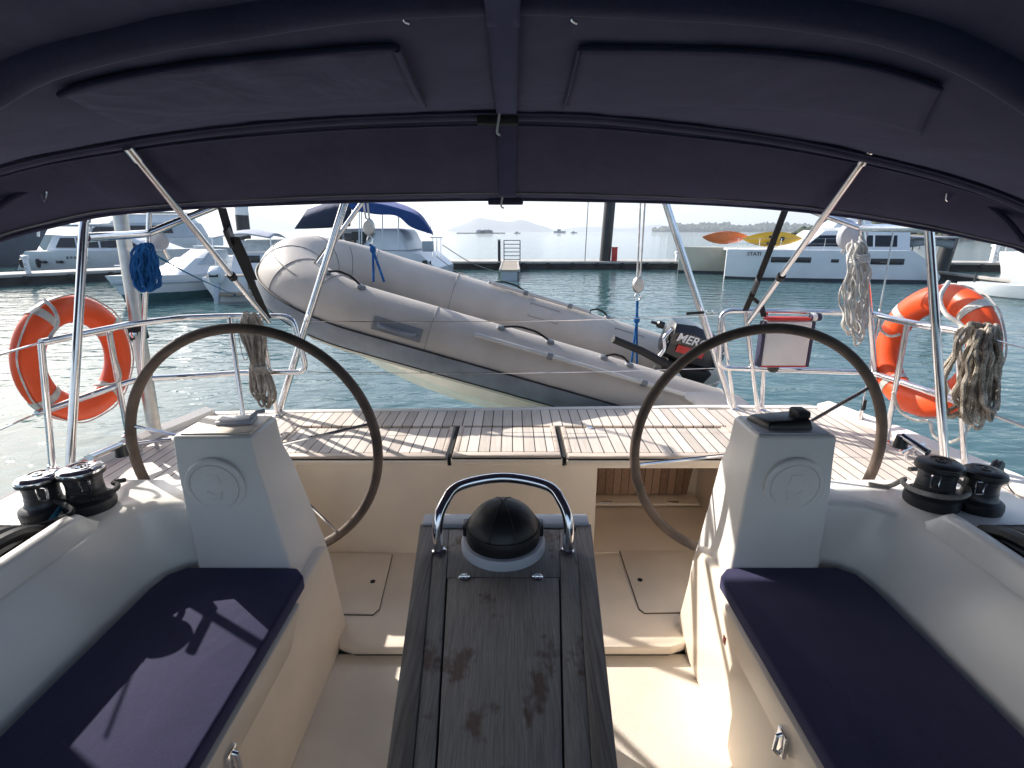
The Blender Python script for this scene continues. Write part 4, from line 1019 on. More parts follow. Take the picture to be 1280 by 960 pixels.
ts = strap([AY(982, 262, 2.72), AY(945, 358, 2.98), AY(932, 388, 3.12)], .034, 'black webbing strap with buckle tensioning the canopy above the white pouch', AY(944, 357, 2.96))
mb = MB(); rings = []
for p in (AY(941, 372, 3.02), AY(952, 382, 3.06), AY(955, 396, 3.08)): rings.append([p + V((-.016, 0, 0)), p + V((.016, 0, 0)), p + V((.016, .006, 0)), p + V((-.016, .006, 0))])
mb.loft(rings, closed=True); mb.build('loose_end', 'webbing', ts, shade=False)

# ------------------------------------------------------------------ rescue pouch
c = AY(981, 430, 3.10); tp = thing('rescue_pouch', c, 'white rectangular pouch with dark sides and red trim hung on the stern rail', 'pouch')
w_, h_ = .275, .285
mb = MB(); mb.box(c, (w_, .05, h_), bevel=.012, seg=3); mb.build('front_panel', 'pouch', tp)
for k in (-1, 1):
    mb = MB(); mb.box(c + V((k * (w_ / 2 + .008), .004, 0)), (.022, .056, h_ * .98), bevel=.006); mb.build('side_flap', 'navyflap', tp)
mb = MB(); mb.box(c + V((-.01, .0, h_ / 2 + .014)), (w_ * .95, .06, .018), bevel=.006); mb.build('top_flap', 'red', tp)
mb = MB(); mb.box(c + V((0, -.022, -h_ / 2 + .008)), (w_ * 1.0, .012, .010), bevel=.003); mb.build('bottom_piping', 'red', tp)
mb = MB(); mb.lathe([(0, -.03), (.020, -.028), (.023, 0), (.021, .03), (.012, .036), (0, .036)], Matrix.Translation(c + V((w_ / 2 + .02, -.0, h_ / 2 + .02))) @ Matrix.Rotation(PI / 2, 4, 'Y'), 18); mb.build('strobe_light', 'navyflap', tp)
mb = MB(); mb.lathe([(.023, -.02), (.024, -.005), (.023, .006)], Matrix.Translation(c + V((w_ / 2 + .018, -.0, h_ / 2 + .02))) @ Matrix.Rotation(PI / 2, 4, 'Y'), 18); mb.build('white_sleeve', 'white', tp)
mb = MB(); mb.lathe([(.035, 0), (.03, -.02), (.014, -.03), (0, -.03)], Matrix.Translation(c + V((-.05, 0, -h_ / 2 - .005))), 16); mb.build('drain_knob', 'black', tp)

# ------------------------------------------------------------------ dinghy
TI, RO = math.radians(16.3), math.radians(8)
Ld = V((-math.cos(TI), 0, math.sin(TI)))
Bd = V((0, math.cos(RO), math.sin(RO))); Bd = (Bd - Ld * Bd.dot(Ld)).normalized()
Ud = Bd.cross(Ld)
Od = V((1.58, 4.33, 1.075))
def D(s, b, u): return Od + Ld * s + Bd * b + Ud * u
din = thing('inflatable_dinghy', Od, 'grey inflatable dinghy hanging bow up across the stern', 'dinghy')
HB = .57
half = [(-.42, 0, .10), (-.36, 0, .14), (-.12, 0, .235), (.05, 0, .245), (.8, 0, .25), (1.6, 0, .25), (2.25, 0, .25)]
path = [(s, -HB, 0.0, r) for s, _, r in half]
for i in range(0, 19):
    a = PI * i / 18; k = math.sin(a)
    path.append((2.74 + .72 * k ** .9 if k > 0 else 2.74, -HB * math.cos(a), .05 * k ** 1.5, .25 + .01 * k))
path += [(s, HB, 0.0, r) for s, _, r in half[::-1]]
cp = [V(p[:3]) for p in path]
# resample so that the tube bends smoothly
sm, rs = [], []
dense = smooth([D(*p) for p in cp], 4); 
for i in range(len(dense)):
    k = i / 4; j = min(int(k), len(path) - 2); f = k - j; rs.append(path[j][3] * (1 - f) + path[j + 1][3] * f)
mb = MB(); mb.tube(dense, .25, 28, radii=rs); tube_o = mb.build('inflatable_tube', 'hypalon', din, angle=60)
def tube_frame(i):
    p = dense[i]; T = (dense[min(i + 1, len(dense) - 1)] - dense[max(i - 1, 0)]).normalized()
    out = Ud.cross(T) * -1
    out = T.cross(Ud).normalized()
    ctr = D(1.6, 0, 0)
    if (p - ctr).dot(out) < 0: out = -out
    up = Ud - T * Ud.dot(T); up.normalize()
    return p, T, out, up
def on_tube(i, ang, off=0):
    p, T, out, up = tube_frame(i); r = rs[i] + off
    return p + out * math.cos(ang) * r + up * math.sin(ang) * r
n_ = len(dense)
mb = MB(); rings = []
for i in range(6, n_ - 6):
    rings.append([on_tube(i, math.radians(q), o) for q, o in ((2, .0), (1, .012), (-6, .016), (-14, .016), (-22, .016), (-30, .016), (-35, .012), (-36, .0))])
mb.loft(rings); mb.build('rubbing_strake', 'strake', din, recalc=True)
for q in (2, -36):
    mb = MB(); mb.tube([on_tube(i, math.radians(q), .012) for i in range(6, n_ - 6)], .007, 6); mb.build('strake_edge', 'blackm', din)
# seams round the tube
for i in [int(n_ * f) for f in (.10, .19, .285, .36, .43, .57, .64, .715, .81, .90)]:
    p, T, out, up = tube_frame(i); mb = MB(); mb.tube([p + out * math.cos(a) * (rs[i] + .001) + up * math.sin(a) * (rs[i] + .001) for a in [2 * PI * k / 40 for k in range(40)]], .0035, 6, closed=True); mb.build('tube_seam', 'seamgrey', din)
mb = MB(); mb.tube([on_tube(i, math.radians(48), .001) for i in range(int(n_ * .33), int(n_ * .67))], .004, 6); mb.build('bow_seam', 'seamgrey', din)
# hull
mb = MB(); rings = []
for i in range(13):
    s_ = -.1 + 3.55 * i / 12; k = max(0, (s_ - 1.9) / 1.55); hb = .60 * (1 - k ** 2.6); ku = -.66 + .44 * k ** 2
    cu = -.34 + .12 * k
    rings.append([D(s_, -hb - .02, cu + .20), D(s_, -hb, cu), D(s_, -hb * .55, (cu + ku) / 2 - .04), D(s_, 0, ku), D(s_, hb * .55, (cu + ku) / 2 - .04), D(s_, hb, cu), D(s_, hb + .02, cu + .20)])
mb.loft(rings); mb.build('hull_bottom', 'ribhull', din, recalc=True)
mb = MB(); mb.hexa([D(0, -.36, -.14), D(2.6, -.36, -.12), D(2.6, .36, -.12), D(0, .36, -.14), D(0, -.36, -.12), D(2.6, -.36, -.10), D(2.6, .36, -.10), D(0, .36, -.12)]); mb.build('floor_board', 'patch', din)
mb = MB(); mb.hexa([D(.24, -.40, -.40), D(.30, -.40, -.40), D(.30, .40, -.40), D(.24, .40, -.40), D(.24, -.40, .16), D(.30, -.40, .16), D(.30, .40, .16), D(.24, .40, .16)], bevel=.01); mb.build('transom', 'ribhull', din)
def near_i(s, side=-1):
    best = min(range(n_), key=lambda i: (dense[i] - D(s, side * HB, 0)).length); return best
def tube_pt(s, side, ang, off=0): return on_tube(near_i(s, side), math.radians(ang), off)
# grab lines and their fittings along the tube crown
for side, spots in ((-1, (2.95, 1.62, .95)), (1, (1.75, .9))):
    for s in spots:
        a, b = tube_pt(s + .14, side, 82, .01), tube_pt(s - .14, side, 82, .01); m_ = (a + b) / 2 + Ud * .04
        mb = MB(); mb.tube(smooth([a, a.lerp(m_, .6) + Ud * .012, m_, b.lerp(m_, .6) + Ud * .012, b], 5), .008, 8); g_ = mb.build('grab_line', 'rope_dark', din)
        for e in (a, b):
            mb = MB(); mb.lathe([(.035, -.012), (.030, .006), (.012, .012), (0, .013)], Matrix.Translation(e) @ Ud.to_track_quat('Z', 'X').to_matrix().to_4x4(), 16); mb.build('line_fitting', 'patch', g_)
# moulded handle patch on the near side
mb = MB(); rings = []
for k in range(7):
    s = 2.38 - .36 * k / 6; i = near_i(s); rings.append([tube_pt(s, -1, q, .010 if 0 < j < 5 else .0) for j, q in enumerate((16, 15, 8, 0, -8, -9))])
for k in range(7):
    f = k / 6; rings[k] = [on_tube(near_i(2.35), math.radians(q), .010 if 0 < j < 5 else 0) + Ld * (.34 * (1 - f) - .1) for j, q in enumerate((34, 33, 27, 20, 13, 12))]
mb.loft(rings); hp = mb.build('carry_handle', 'patch', din, recalc=True)
c0 = on_tube(near_i(2.35), math.radians(22), .012); mb = MB(); mb.tube(smooth([c0 + Ld * .2, c0 + Ld * .16 - Bd * .03, c0 - Ld * .02 - Bd * .03, c0 - Ld * .06], 5), .012, 8); mb.build('handle_bar', 'strake', hp)
# outline patches inside of the far tube
for s in (1.45, .55):
    i = near_i(s, 1); p, T, out, up = tube_frame(i); mb = MB()
    q = [(-.14, 120), (.14, 120), (.14, 150), (-.14, 150)]
    mb.tube([p + Ld * a + out * math.cos(math.radians(g_)) * (rs[i] + .002) + up * math.sin(math.radians(g_)) * (rs[i] + .002) for a, g_ in q], .0035, 6, closed=True); mb.build('patch_outline', 'seamgrey', din)
# oars along the tube crown
def oar(s0, s1, side, ang, label, blade=True):
    a, b = tube_pt(s0, side, ang, .03), tube_pt(s1, side, ang, .03)
    t_ = thing('dinghy_oar', a, label, 'oar'); mb = MB(); mb.tube([a, b], .017, 12); mb.build('shaft', 'oar', t_)
    d = (b - a).normalized(); n__ = (on_tube(near_i(s1, side), math.radians(ang), 1) - dense[near_i(s1, side)]).normalized(); sd = d.cross(n__)
    if blade:
        L_ = .52; mb = MB(); rings = []
        for k in range(11):
            f = k / 10; w = (.025 + .075 * min(1, f * 2.2)) * (1 if f < .85 else math.sqrt(max(.02, 1 - ((f - .85) / .15) ** 2)))
            p = b + d * (f * L_) ; rings.append([p - sd * w, p + n__ * .010, p + sd * w, p - n__ * .006])
        mb.loft(rings, closed=True); mb.build('blade', 'oar', t_)
    for k in (.35, .8):
        p = a.lerp(b, k); mb = MB(); mb.tube([p - d * .02, p + d * .02], .024, 12); mb.build('oar_clip', 'patch', t_)
oar(1.95, .42, -1, 46, 'pale grey oar with white blade strapped along the near tube of the dinghy')
oar(1.95, 1.0, 1, 100, 'pale grey oar shaft lying on top of the far tube of the dinghy', False)
# painter
rope([AY(362, 372, 3.9), AY(400, 320, 3.85), AY(430, 285, 4.0), AY(452, 256, 4.2)], .009, 'rope_grey', 'thin grey painter running from the dinghy bow up to the davit', 'rope', n=5)

# outboard
def DM(s, b, u): return D(s + .26, b, u + .03)
mot = thing('outboard_motor', DM(-.2, 0, .2), 'black outboard motor with white lettering and red stripe clamped to the dinghy transom', 'outboard motor')
mb = MB(); R_ = []
for s, hb, u0, u1 in ((.17, .10, .24, .46), (.15, .13, .21, .50), (.0, .15, .19, .53), (-.18, .15, .19, .50), (-.30, .13, .21, .45), (-.34, .09, .24, .40)):
    c_ = .045
    R_.append([DM(s, -hb, u0 + c_), DM(s, -hb, u1 - c_ * 1.4), DM(s, -hb + c_, u1), DM(s, hb - c_, u1), DM(s, hb, u1 - c_ * 1.4), DM(s, hb, u0 + c_), DM(s, hb - c_, u0), DM(s, -hb + c_, u0)])
mb.loft(R_, closed=True); mb.build('cowl', 'motor', mot, recalc=True, angle=35)
mb = MB(); mb.hexa([DM(-.26, -.12, .06), DM(.12, -.12, .06), DM(.12, .12, .06), DM(-.26, .12, .06), DM(-.30, -.13, .19), DM(.15, -.13, .19), DM(.15, .13, .19), DM(-.30, .13, .19)], bevel=.02); mb.build('lower_cowl', 'blackm', mot)
mb = MB(); mb.hexa([DM(-.30, -.05, -.55), DM(-.12, -.05, -.55), DM(-.12, .05, -.55), DM(-.30, .05, -.55), DM(-.26, -.07, .07), DM(-.02, -.07, .07), DM(-.02, .07, .07), DM(-.26, .07, .07)], bevel=.02); mb.build('drive_leg', 'blackm', mot)
mb = MB(); mb.hexa([DM(.0, -.13, -.12), DM(.1, -.13, -.12), DM(.1, .13, -.12), DM(.0, .13, -.12), DM(.0, -.13, .20), DM(.1, -.13, .20), DM(.1, .13, .20), DM(.0, .13, .20)], bevel=.02); mb.build('clamp_bracket', 'blackm', mot)
mb = MB(); mb.tube([DM(.10, -.12, .16), DM(.35, -.16, .22), DM(.62, -.20, .26)], .03, 12, radii=[.035, .032, .030]); mb.build('tiller_handle', 'blackm', mot)
mb = MB(); mb.lathe([(.03, 0), (.03, .05), (.012, .06), (.012, .11)], Matrix.Translation(DM(.22, -.02, .44)) @ Ld.to_track_quat('Z', 'X').to_matrix().to_4x4(), 14); mb.build('starter_grip', 'black', mot)
mb = MB(); mb.tube(smooth([DM(.16, -.08, .44), DM(.2, -.1, .36), DM(.17, -.12, .28), DM(.19, -.13, .2)], 5), .018, 10); mb.build('fuel_fitting', 'steel', mot)
mb = MB(); mb.tube(smooth([DM(.30, -.2, .05), DM(.1, -.28, .12), DM(-.12, -.30, .08), DM(-.34, -.25, .20)], 6), .011, 8); mb.build('pull_line', 'rope_white', mot)
def lettering(txt, size, origin, right, up, m, parent, name='lettering', shear=.0, ext=.001):
    cu = bpy.data.curves.new(name, 'FONT'); cu.body = txt; cu.size = size; cu.extrude = ext; cu.shear = shear; cu.offset = size * .018
    o = bpy.data.objects.new('txt', cu); COL.objects.link(o)
    dg = bpy.context.evaluated_depsgraph_get(); me = bpy.data.meshes.new_from_object(o.evaluated_get(dg))
    bpy.data.objects.remove(o)
    r_, u_ = V(right).normalized(), V(up).normalized(); n = r_.cross(u_)
    mt = Matrix(((r_.x, u_.x, n.x, origin[0]), (r_.y, u_.y, n.y, origin[1]), (r_.z, u_.z, n.z, origin[2]), (0, 0, 0, 1)))
    me.transform(world_inv(parent) @ mt); me.materials.clear(); me.materials.append(M[m])
    ob = bpy.data.objects.new(name, me); COL.objects.link(ob); ob.parent = parent; return ob
fr_o = DM(.125, -.157, .385)
lettering('MERCURY', .098, fr_o, -Ld, Ud, 'white', mot, shear=.15)
mb = MB(); mb.hexa([DM(.09, -.156, .295), DM(-.14, -.156, .295), DM(-.14, -.150, .295), DM(.09, -.150, .295), DM(.09, -.156, .355), DM(-.14, -.156, .355), DM(-.14, -.150, .355), DM(.09, -.150, .355)]); mb.build('red_stripe', 'red', mot)

# falls
def falls(top, blk, bot, label, two, feet):
    t_ = thing('davit_tackle', top, label, 'tackle', 'dinghy lifting tackles'); a, b, c = V(top), V(blk), V(bot)
    for k in (-1, 1):
        mb = MB(); mb.tube([a + V((k * .018, 0, 0)), b + V((k * .012, 0, 0))], .0075, 8); mb.build('fall_line', 'rope_white', t_)
    mb = MB(); mb.lathe([(0, -.022), (.04, -.02), (.05, 0), (.04, .02), (0, .022)], Matrix.Translation(b) @ Matrix.Rotation(PI / 2, 4, 'X') @ Matrix.Scale(1.4, 4, (0, 1, 0)), 18); mb.build('block', 'alu', t_)
    rc = b + V((0, 0, -.10)); mb = MB(); mb.tube([rc + V((.022 * math.cos(q), 0, .03 * math.sin(q))) for q in [2 * PI * i / 18 for i in range(18)]], .006, 7, closed=True); mb.build('snap_ring', 'chrome', t_)
    kn = rc + V((0, 0, -.03)); mb = MB(); mb.tube([kn, c], .011, 8); s_ = mb.build('sling', 'rope_blue', t_)
    mb = MB(); mb.lathe([(0, -.035), (.022, -.02), (.026, 0), (.022, .02), (0, .035)], Matrix.Translation(c), 12); mb.build('sling_knot', 'rope_blue', t_)
    for f in feet:
        mb = MB(); mb.tube([c, V(f)], .010, 8); mb.build('sling_leg', 'rope_blue', t_)
falls(AY(804, 240, 4.3), AY(798, 356, 4.3), AY(796, 400, 4.3), 'white double tackle with blue sling holding up the motor end of the dinghy', True, (D(.34, -.2, .1) if False else AY(789, 456, 4.25), AY(796, 458, 4.35)))
falls(AY(455, 240, 4.3), AY(461, 284, 4.3), AY(466, 312, 4.3), 'white tackle with teal blue sling holding up the bow end of the dinghy', True, (AY(467, 352, 4.2), AY(480, 352, 4.2)))

# ------------------------------------------------------------------ far boats
def loc_frame(origin, heading):
    h = V((heading[0], heading[1], 0)).normalized(); return Matrix(((h.x, -h.y, 0, origin[0]), (h.y, h.x, 0, origin[1]), (0, 0, 1, origin[2] if len(origin) > 2 else 0), (0, 0, 0, 1)))
def hull_rings(L_, Bm, H, draft, rake=.6, flare=.8, rise=.15, tail=0):
    R_ = []
    for i in range(15):
        t = i / 14; k = max(0, (t - .4) / .6); hb = Bm / 2 * (1 - k ** 2.3) + .02; H_ = H * (1 + rise * t * t)
        row = []
        for f, w in ((1, 1), (.72, .97 - .1 * k), (.3, flare - .12 * k), (0.0, flare * .9 - .3 * k), (-.25, .45 * (1 - k))):
            z = H_ * f if f >= 0 else -draft * (1 - k ** 3)
            x = L_ * t + rake * f * k ** 3 + tail * max(f, 0) * (1 - t) ** 5
            row.append((x, hb * max(w, .02), z))
        R_.append(row + [(x, -y, z) for x, y, z in row[::-1]])
    return R_
def add_hull(par, mt, L_, Bm, H, m, draft=.3, name='hull', boot='antifoul', **kw):
    R_ = hull_rings(L_, Bm, H, draft, **kw)
    mb = MB(); mb.loft([[mt @ V(p) for p in r] for r in R_], closed=True); o = mb.build(name, m, par, recalc=True, angle=50)
    mb = MB(); rows = []
    for r in R_:
        n = len(r); rows.append([mt @ (V((p[0], p[1] * 1.006, p[2]))) for p in r[3:7]])
    mb.loft([[mt @ V((r[3][0], r[3][1] * 1.02 + .01, .10)), mt @ V((r[3][0], r[3][1] * 1.02 + .01, -.1))] for r in R_]); mb.loft([[mt @ V((r[3][0], -r[3][1] * 1.02 - .01, .10)), mt @ V((r[3][0], -r[3][1] * 1.02 - .01, -.1))] for r in R_])
    mb.build('boot_stripe', boot, o)
    return o
def house(par, mt, pts0, z0, pts1, z1, hw0, hw1, m, name, bevel=.06):
    """superstructure block: base from x=pts0[0]..pts0[1] at z0, roof pts1 at z1"""
    mb = MB(); mb.hexa([mt @ V(p) for p in ((pts0[0], -hw0, z0), (pts0[1], -hw0, z0), (pts0[1], hw0, z0), (pts0[0], hw0, z0), (pts1[0], -hw1, z1), (pts1[1], -hw1, z1), (pts1[1], hw1, z1), (pts1[0], hw1, z1))], bevel=bevel); return mb.build(name, m, par)
def lbox(par, mt, c, s, m, name, bevel=.0):
    mb = MB(); mb.box((0, 0, 0), s, bevel=bevel); mb.bm.transform(mt @ Matrix.Translation(V(c))); return mb.build(name, m, par)
def ltube(par, mt, pts, r, m, name, seg=6):
    mb = MB(); mb.tube([mt @ V(p) for p in pts], r, seg); return mb.build(name, m, par)

# catamaran on the right: bow to the left
p0 = V((11.0, 28.0, 0)); hd = (-1, .06)
cat = thing('catamaran', (15, 28, 0), 'white sailing catamaran with kayaks on its foredeck and dark hull windows', 'catamaran')
mt = loc_frame((20.6, 26.0, 0), (-.978, .205))
def cat_hull(mt, y, m, L_=9.6):
    R_ = []
    for i in range(15):
        t = i / 14; x = L_ * t; hb = .75 * (1 - max(0, (t - .72) / .28) ** 2.2 * .88); top = 1.5 if t > .14 else .35 + 1.15 * (t / .14) ** .7
        R_.append([(x, y - hb, top), (x, y - hb, top * .7), (x, y - hb * .94, .05), (x, y - hb * .5, -.35), (x, y + hb * .5, -.35), (x, y + hb * .94, .05), (x, y + hb, top * .7), (x, y + hb, top)])
    mb = MB(); mb.loft([[mt @ V(p) for p in r] for r in R_], closed=True); o = mb.build('hull', m, cat, recalc=True, angle=35)
    mb = MB(); mb.loft([[mt @ V((r[2][0], r[2][1] + e * .01, z)) for z in (.14, -.1)] for r in R_ for e in (-1,)]); mb.loft([[mt @ V((r[5][0], r[5][1] + .01, z)) for z in (.14, -.1)] for r in R_]); mb.build('boot_stripe', 'antifoul', o)
    return o
h1 = cat_hull(mt, 0, 'boat_white'); 
mt2 = loc_frame((20.4, 31.0, 0), (-.993, .12)); h2 = cat_hull(mt2, 0, 'boat_green', 10.4)  # shade and greenish reflection put into the far hull's colour
# windows sit on the near face: local y is to port; the near side is local +y or -y, tested by world y
sgn = -1 if (mt @ V((0, -1, 0))).y < (mt @ V((0, 1, 0))).y else 1
def catwin(px0, px1, z0, z1):
    # along local x from two pixel columns
    def lx(px):
        u = (px - 640) / 650
        best = min((abs((q := mt @ V((k * .05, sgn * .75, 1))).x - u * (q.y * CP - (q.z - CZ) * SP)), k * .05) for k in range(0, 196)); return best[1]
    a, b = lx(px0), lx(px1)
    lbox(h1, mt, ((a + b) / 2, sgn * .752, (z0 + z1) / 2), (abs(b - a), .02, z1 - z0), 'glass', 'window', .004)
    return a, b
catwin(963, 1014, .90, 1.16); catwin(1039, 1048, .92, 1.08); catwin(1088, 1130, .85, 1.13)
tx = mt @ V((9.0, sgn * .72, 1.33)); rt = (mt.to_3x3() @ V((-1, 0, 0)))
lettering('STATI', .26, mt @ V((8.75, sgn * .735, 1.22)), rt, (0, 0, 1), 'pile', h1, ext=.012)
lbox(cat, mt, (5.2, -sgn * 2.4, 1.42), (8.0, 4.2, .12), 'boat_white', 'bridge_deck', .03)
hs = house(cat, mt, (1.0, 6.1), 1.45, (1.0, 4.9), 2.45, 2.1, 1.75, 'boat_white', 'saloon')
for o in (hs,): 
    o.location = mt.to_3x3() @ V((0, -sgn * 2.4, 0))
q_ = mt @ Matrix.Translation(V((0, -sgn * 2.4, 0)))
mb = MB()
for sx in (0,):
    mb.hexa([q_ @ V(p) for p in ((1.6, sgn * 2.06, 1.66), (5.75, sgn * 2.06, 1.66), (5.75, sgn * 1.9, 1.66), (1.6, sgn * 1.9, 1.66), (1.6, sgn * 1.86, 2.20), (5.1, sgn * 1.86, 2.20), (5.1, sgn * 1.7, 2.20), (1.6, sgn * 1.7, 2.20))])
mb.build('saloon_window', 'glass', cat)
for x in (2.6, 3.7): 
    mb = MB(); mb.hexa([q_ @ V(p) for p in ((x, sgn * 2.075, 1.62), (x + .08, sgn * 2.075, 1.62), (x + .08, sgn * 2.0, 1.62), (x, sgn * 2.0, 1.62), (x, sgn * 1.875, 2.22), (x + .08, sgn * 1.875, 2.22), (x + .08, sgn * 1.8, 2.22), (x, sgn * 1.8, 2.22))]); mb.build('window_post', 'boat_white', cat)
lbox(cat, q_, (2.4, 0, 2.52), (3.6, 3.5, .10), 'boat_white', 'hardtop', .04)
house(cat, q_, (2.4, 4.4), 2.57, (2.6, 3.9), 3.05, 1.2, .9, 'boat_white', 'flybridge')
lbox(cat, q_, (-.2, 0, 2.1), (2.2, 3.6, .08), 'greycanvas', 'cockpit_awning', .03)
for x, y in ((-1.1, 1.6), (-1.1, -1.6), (.7, 1.6)): ltube(cat, q_, [(x, y, 1.45), (x, y, 2.1)], .035, 'steelgrey', 'awning_post')
mb = MB(); mb.tube(smooth([q_ @ V((-1.2, sgn * 1.2, 1.75)), q_ @ V((-.2, sgn * 1.2, 1.92)), q_ @ V((.7, sgn * 1.2, 1.8))], 6), .2, 10); mb.build('stowed_sail', 'greycanvas', cat)
for k in range(6):
    x = 4.2 + k * 1.0; ltube(cat, mt, [(x, sgn * .6, 1.5), (x, sgn * .6, 2.05)], .016, 'steel', 'stanchion')
for z in (1.8, 2.05): ltube(cat, mt, [(4.0, sgn * .6, z), (9.4, sgn * .5, z)], .008, 'steel', 'guard_rail')
def kayak(name, pxc, pyc, Y, ln, wd, m, label, roll):
    c = AY(pxc, pyc, Y); t_ = thing(name, c, label, 'kayak', 'kayaks carried on the catamaran'); mb = MB(); R_ = []
    for i in range(17):
        t = i / 16; k = math.sin(PI * t) ** .75; x = (t - .5) * ln
        R_.append([c + Matrix.Rotation(roll, 3, 'X') @ V((x, math.cos(a) * wd * .5 * max(k, .03), math.sin(a) * .14 * max(k, .05) + .10 * abs(2 * t - 1) ** 3 * .6)) for a in [2 * PI * j / 14 for j in range(14)]])
    mb.loft(R_, closed=True); mb.build('kayak_hull', m, t_)
    return t_, c
k1, c1 = kayak('kayak', 907, 297, 29.0, 2.5, .85, 'kayako', 'bright orange kayak lying on the catamaran foredeck', -.9)
k2, c2 = kayak('kayak', 966, 299, 28.2, 3.15, .85, 'kayaky', 'bright yellow kayak with black seats on the catamaran foredeck', -1.15)
for dx, dz, w_, h_ in ((-.10, .13, .42, .13), (-.12, -.22, .5, .13), (.42, .02, .20, .20)):
    mb = MB(); mb.box(c2 + V((dx, -.16, dz)), (w_, .14, h_), bevel=.05, seg=3); mb.build('kayak_seat', 'blackm', k2)

# catamaran with blue canopy in the middle
mc = thing('canopied_catamaran', (-8, 31, 0), 'white catamaran with a blue canvas canopy moored behind the dinghy', 'catamaran')
mt = loc_frame((-3.9, 31.2, 0), (-.995, .10))
R_ = []
for i in range(11):
    t = i / 10; x = 8.6 * t; top = 1.35 if t > .12 else .45 + .9 * (t / .12)
    R_.append([(x, -2.2, top), (x, -2.2, .3), (x, -1.9, -.3), (x, 1.9, -.3), (x, 2.2, .3), (x, 2.2, top)])
mb = MB(); mb.loft([[mt @ V(p) for p in r] for r in R_], closed=True); mb.build('hull', 'boat_white', mc, recalc=True)
mb = MB(); mb.loft([[mt @ V((r[1][0], 2.215, z)) for z in (.18, -.2)] for r in R_]); mb.build('boot_stripe', 'antifoul', mc)
house(mc, mt, (1.6, 6.5), 1.33, (2.1, 6.0), 2.55, 1.9, 1.6, 'boat_white', 'cabin', .25)
# arched end window and side openings on the near side (world -y)
sg = 1 if (mt @ V((0, 1, 0))).y < (mt @ V((0, -1, 0))).y else -1
mb = MB(); mb.prism([mt @ V((3.5 - .85 * math.cos(a) if a > PI / 2 else 3.5, sg * (1.80 - .1 * math.sin(a)), 1.55 + .75 * math.sin(a))) for a in [PI / 2 + PI / 2 * i / 8 for i in range(9)]] + [mt @ V((4.3, sg * 1.68, 2.30)), mt @ V((4.3, sg * 1.80, 1.55))], mt.to_3x3() @ V((0, sg * .12, 0))); mb.build('cabin_window', 'glass', mc, shade=False)
for x, w_ in ((4.9, .6), (5.6, .4)): 
    lbox(mc, mt, (x, sg * 1.82, 1.95), (w_, .2, .7), 'glass', 'cabin_window', .03)
lbox(mc, mt, (4.35, sg * 1.9, 2.15), (.75, .15, .45), 'pile', 'dark_panel', .01)  # solar panel beside the cabin windows
def cloth(par, rows, m, name, th=.03):
    mb = MB(); S_ = [smooth(r, 5) for r in rows]; n = len(S_[0]); cols = [smooth([S_[k][i] for k in range(len(S_))], 5) for i in range(n)]
    mb.loft(cols); return mb.build(name, m, par, solid=th, angle=80)
X = lambda px, py, Y: AY(px, py, Y)
cloth(mc, [[X(430, 252, 29.2), X(470, 255, 29.0), X(500, 262, 29.0), X(524, 272, 29.0), X(541, 294, 29.2)], [X(432, 248, 31), X(474, 250, 31), X(504, 256, 31), X(526, 268, 31), X(540, 289, 31)], [X(434, 252, 33), X(474, 254, 33), X(505, 262, 33), X(524, 276, 33), X(534, 292, 33)]], 'bluecanvas', 'blue_canopy')
cloth(mc, [[X(441, 263, 28.95), X(470, 268, 28.95), X(496, 270, 28.95), X(514, 284, 28.95), X(541, 293, 29.15)], [X(430, 252, 29.1), X(470, 255, 28.95), X(500, 262, 28.95), X(524, 272, 28.95), X(542, 294, 29.2)]], 'bluecanvas', 'canopy_valance')
cloth(mc, [[X(368, 286, 29.3), X(385, 286, 29.2), X(410, 285, 29.2), X(438, 283, 29.2)], [X(380, 268, 29.6), X(392, 264, 29.5), X(412, 258, 29.4), X(440, 254, 29.3)], [X(384, 262, 32), X(396, 258, 32), X(415, 252, 32), X(440, 248, 32)]], 'darkcanvas', 'cockpit_enclosure')
for px, y0, y1 in ((449, 256, 312), (452, 256, 305), (498, 266, 312), (478, 262, 310)): 
    mb = MB(); mb.tube([X(px, y0, 29.0), X(px, y1, 29.0)], .035, 8); mb.build('canopy_pole', 'boat_white', mc)
for px in (541, 546, 551):
    mb = MB(); mb.tube([X(px, 296, 29.6), X(px, 322, 29.6)], .025, 6); mb.build('rail_post', 'steel', mc)
mb = MB(); mb.tube([X(538, 297, 29.6), X(553, 297, 29.6)], .025, 6); mb.build('rail_bar', 'steel', mc)
q = X(535, 308, 29.5); mb = MB(); mb.box(q, (.6, .4, .55), bevel=.04); mb.build('life_raft_box', 'boat_pale', mc)
mb = MB(); mb.tube([X(531, 248, 31), X(540, 292, 30)], .012, 6); mb.build('shroud', 'steel', mc)
for px in (531, 538):
    q = X(px, 328, 28.98); mb = MB(); mb.box(q, (.26, .06, .22) if px == 531 else (.08, .06, .18), bevel=.02); mb.build('hull_fitting', 'pile', mc)

